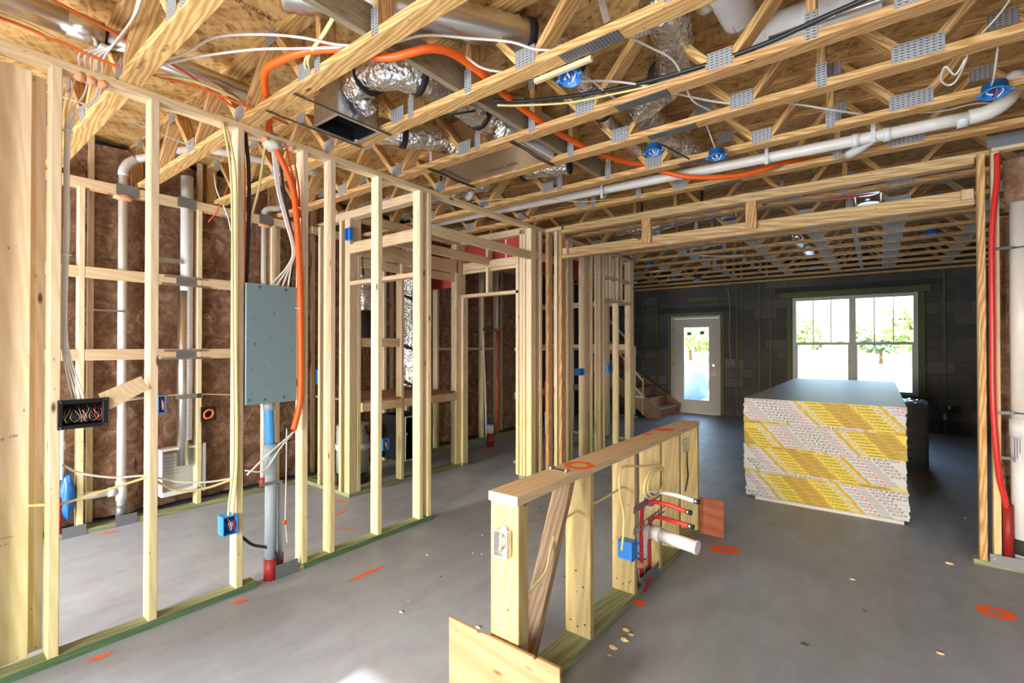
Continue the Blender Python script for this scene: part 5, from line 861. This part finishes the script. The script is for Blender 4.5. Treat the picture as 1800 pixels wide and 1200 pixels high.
for a,b,mm in ((-1.265,-0.425,(-0.985,-0.705)),(-0.325,0.48,(-0.057,0.211))):
    fr('meeting_rail',a,b,1.485,1.535,0.01); bx('sash_lock',WN,(a+b)/2-0.3,(a+b)/2-0.26,wy0-0.005,wy0+0.01,1.535,1.55,'white_vinyl'); bx('sash_lock',WN,(a+b)/2+0.26,(a+b)/2+0.30,wy0-0.005,wy0+0.01,1.535,1.55,'white_vinyl')
    fr('sash_stile',a,a+0.02,0.66,1.485,0.02); fr('sash_stile',b-0.02,b,0.66,1.485,0.02)
    for X in mm: bx('muntin',WN,X-0.008,X+0.008,wy0+0.035,wy0+0.05,1.535,2.33,'white_vinyl',0)
    bx('muntin',WN,a,b,wy0+0.038,wy0+0.047,1.925,1.936,'white_vinyl',0)
    bx('pane',WN,a,b,wy0+0.053,wy0+0.058,1.51,2.33,'glass',0); bx('pane',WN,a+0.02,b-0.02,wy0+0.035,wy0+0.040,0.66,1.485,'glass',0)
T=thing('wall_box','black multi-gang box on the block wall right of the door','electrical box',(-2.44,10.66,1.07)); bx('body',T,-2.52,-2.36,10.64,10.69,1.075,1.18,'black_plastic',0.003); bx('mud_ring',T,-2.53,-2.35,10.632,10.64,1.065,1.19,'dark_steel',0)
T=thing('wall_box','dark outlet box with white tag low on the block wall','electrical box',(1.0,10.66,0.4)); bx('body',T,0.95,1.06,10.64,10.69,0.36,0.48,'black_plastic',0.003); bx('tag',T,0.85,0.89,10.655,10.66,0.24,0.34,'white_wrap',0); bx('tag',T,0.91,0.94,10.655,10.66,0.42,0.47,'white_wrap',0)
cab([(-2.50,10.68,2.7),(-2.46,10.675,2.3),(-2.47,10.675,1.6),(-2.44,10.67,1.18)],0.008,'cable_grey','grey cable down the block wall to the multi-gang box')
# ---------------------------------------------------------------- staircase
T=thing('staircase','rough wooden staircase rising to the left along the block wall','staircase',(-3.6,10.0,0))
for k in range(6):
    xr=-3.50-0.27*k; zr=0.19*(k+1); bx('riser',T,xr-0.02,xr,9.46,10.59,zr-0.19 if k==0 else zr-0.19,zr-0.025,'plywood_red' if k<2 else 'old_wood',0); bx('tread',T,xr-0.29,xr+0.02,9.45,10.60,zr-0.025,zr,'old_wood',0.002)
for Y in (9.42,10.60): prism('stringer',T,[(-3.50,Y,0.0),(-3.46,Y,0.19),(-5.0,Y,1.25),(-5.15,Y,1.02),(-3.75,Y,0.0)],(0,0.035,0),'old_wood')
R_=thing('stair_rail','temporary thin wooden handrail beside the stairs','handrail',(-3.9,9.40,0))
for X,zt in ((-3.83,0.80),(-4.0,1.45),(-4.45,1.55),(-4.6,1.9)): bx('post',R_,X-0.012,X+0.012,9.385,9.41,0.05,zt,'stud_wood')
bd('rail',R_,(-3.83,9.38,0.76),(-4.75,9.38,1.75),0.024,0.04,'stud_wood'); bd('rail',R_,(-3.98,9.38,1.42),(-4.9,9.38,2.35),0.024,0.04,'stud_wood'); bd('rail',R_,(-3.80,9.38,0.42),(-4.2,9.38,0.80),0.024,0.04,'stud_wood'); bx('foot_block',R_,-3.98,-3.82,9.37,9.41,0.40,0.44,'white_wrap')
wf=struct('wall_far_left',(-4.4,8.6,0),'stud wall under the stairs'); bx('bottom_plate',wf,-5.15,-3.9,9.28,9.369,0,0.038,'treated_wood')
for k in range(4): bx('stud',wf,-5.0+0.3*k,-4.962+0.3*k,9.28,9.369,0.038,2.742-0.0*k,'stud_wood')
bx('top_plate',wf,-5.15,-3.9,9.28,9.369,2.742,2.78,'plate_wood'); bx('blocking',wf,-4.95,-3.95,9.30,9.34,1.30,1.39,'stud_wood')
# ---------------------------------------------------------------- outdoors beyond the glass
gd=link('ground',lumber_mesh(160,140,0.3,'grass',0),'grass',None,Matrix.Translation((0,81,-0.42))); tag(gd,'bright grassy field outside the window',kind='structure')
o=bx('patio_slab',None,-8,8,10.92,14.5,-0.27,-0.12,'sand',0); tag(o,'pale ground slab outside the far wall',kind='structure')
o=bx('sand_yard',None,-25,25,14.5,34,-0.268,-0.255,'sand',0); tag(o,'pale sandy yard outside the far wall',kind='structure')
o=bx('rear_terrace',None,-8,8,-9,-2.55,-0.27,-0.05,'sand',0); tag(o,'pale terrace behind the photographer',kind='structure')
def tree(x,y,h,r,lab,mat,seed):
    T=thing('tree',lab,'tree',(x,y,-0.27),'trees beyond the field'); V=[];F=[]; rnd=random.Random(seed)
    cyl('trunk',T,(x,y,-0.27),(x,y,h*0.55),r*0.06,'bark',8,r*0.03)
    for k in range(1500):
        d=Vector((rnd.gauss(0,1),rnd.gauss(0,1),rnd.gauss(0,1))).normalized()*rnd.uniform(0.45,1.0)*(1+0.25*math.sin(k))
        c=Vector((x+d.x*r,y+d.y*r,h*0.62+d.z*h*0.36)); s=r*rnd.uniform(0.045,0.095)
        u=Vector((rnd.gauss(0,1),rnd.gauss(0,1),rnd.gauss(0,1))).normalized(); w=u.orthogonal().normalized()
        b=len(V); V+= [c+u*s,c+w*s,c-u*s,c-w*s]; F.append((b,b+1,b+2,b+3))
    o=link('foliage',mesh('foliage',V,F),mat,T); o['kind']='stuff'
tree(-7.2,52,5.2,3.2,'round leafy tree seen in the left upper sash','leaf',1); tree(-2.6,56,3.8,2.8,'low bushy tree by the left mullion','leaf_dark',2); tree(3.6,50,5.0,3.6,'broad leafy tree seen in the right upper sash','leaf',3); tree(0.2,60,3.5,2.6,'hazy far tree right of the mullion','leaf_dark',4); tree(6.5,46,3.2,2.4,'dark shrub at the right window edge','leaf_dark',5); tree(-19,62,4.5,4.0,'distant tree seen through the glass door, left','leaf',6); tree(-15.5,58,4.0,3.0,'distant tree seen through the glass door, right','leaf',7); tree(9,58,4.6,3.4,'far tree beyond the right window edge','leaf',8); tree(-12,64,4.4,3.5,'far tree left of the window','leaf_dark',9)
o=blob('covered_pile',None,(-5.0,15.0,0.25),0.75,'tarp_blue',3,(1.2,0.8,0.8),0.3,14); tag(o,'pale blue covered pile seen low through the glass door','pile')
o=bd('duct_hanger',None,(-0.97,1.79,3.15),(-0.90,1.832,2.82),0.03,0.003,'galv',(0,-1,0.2)); tag(o,'bent galvanized strap hanging beside the second truss at the top','hanger')
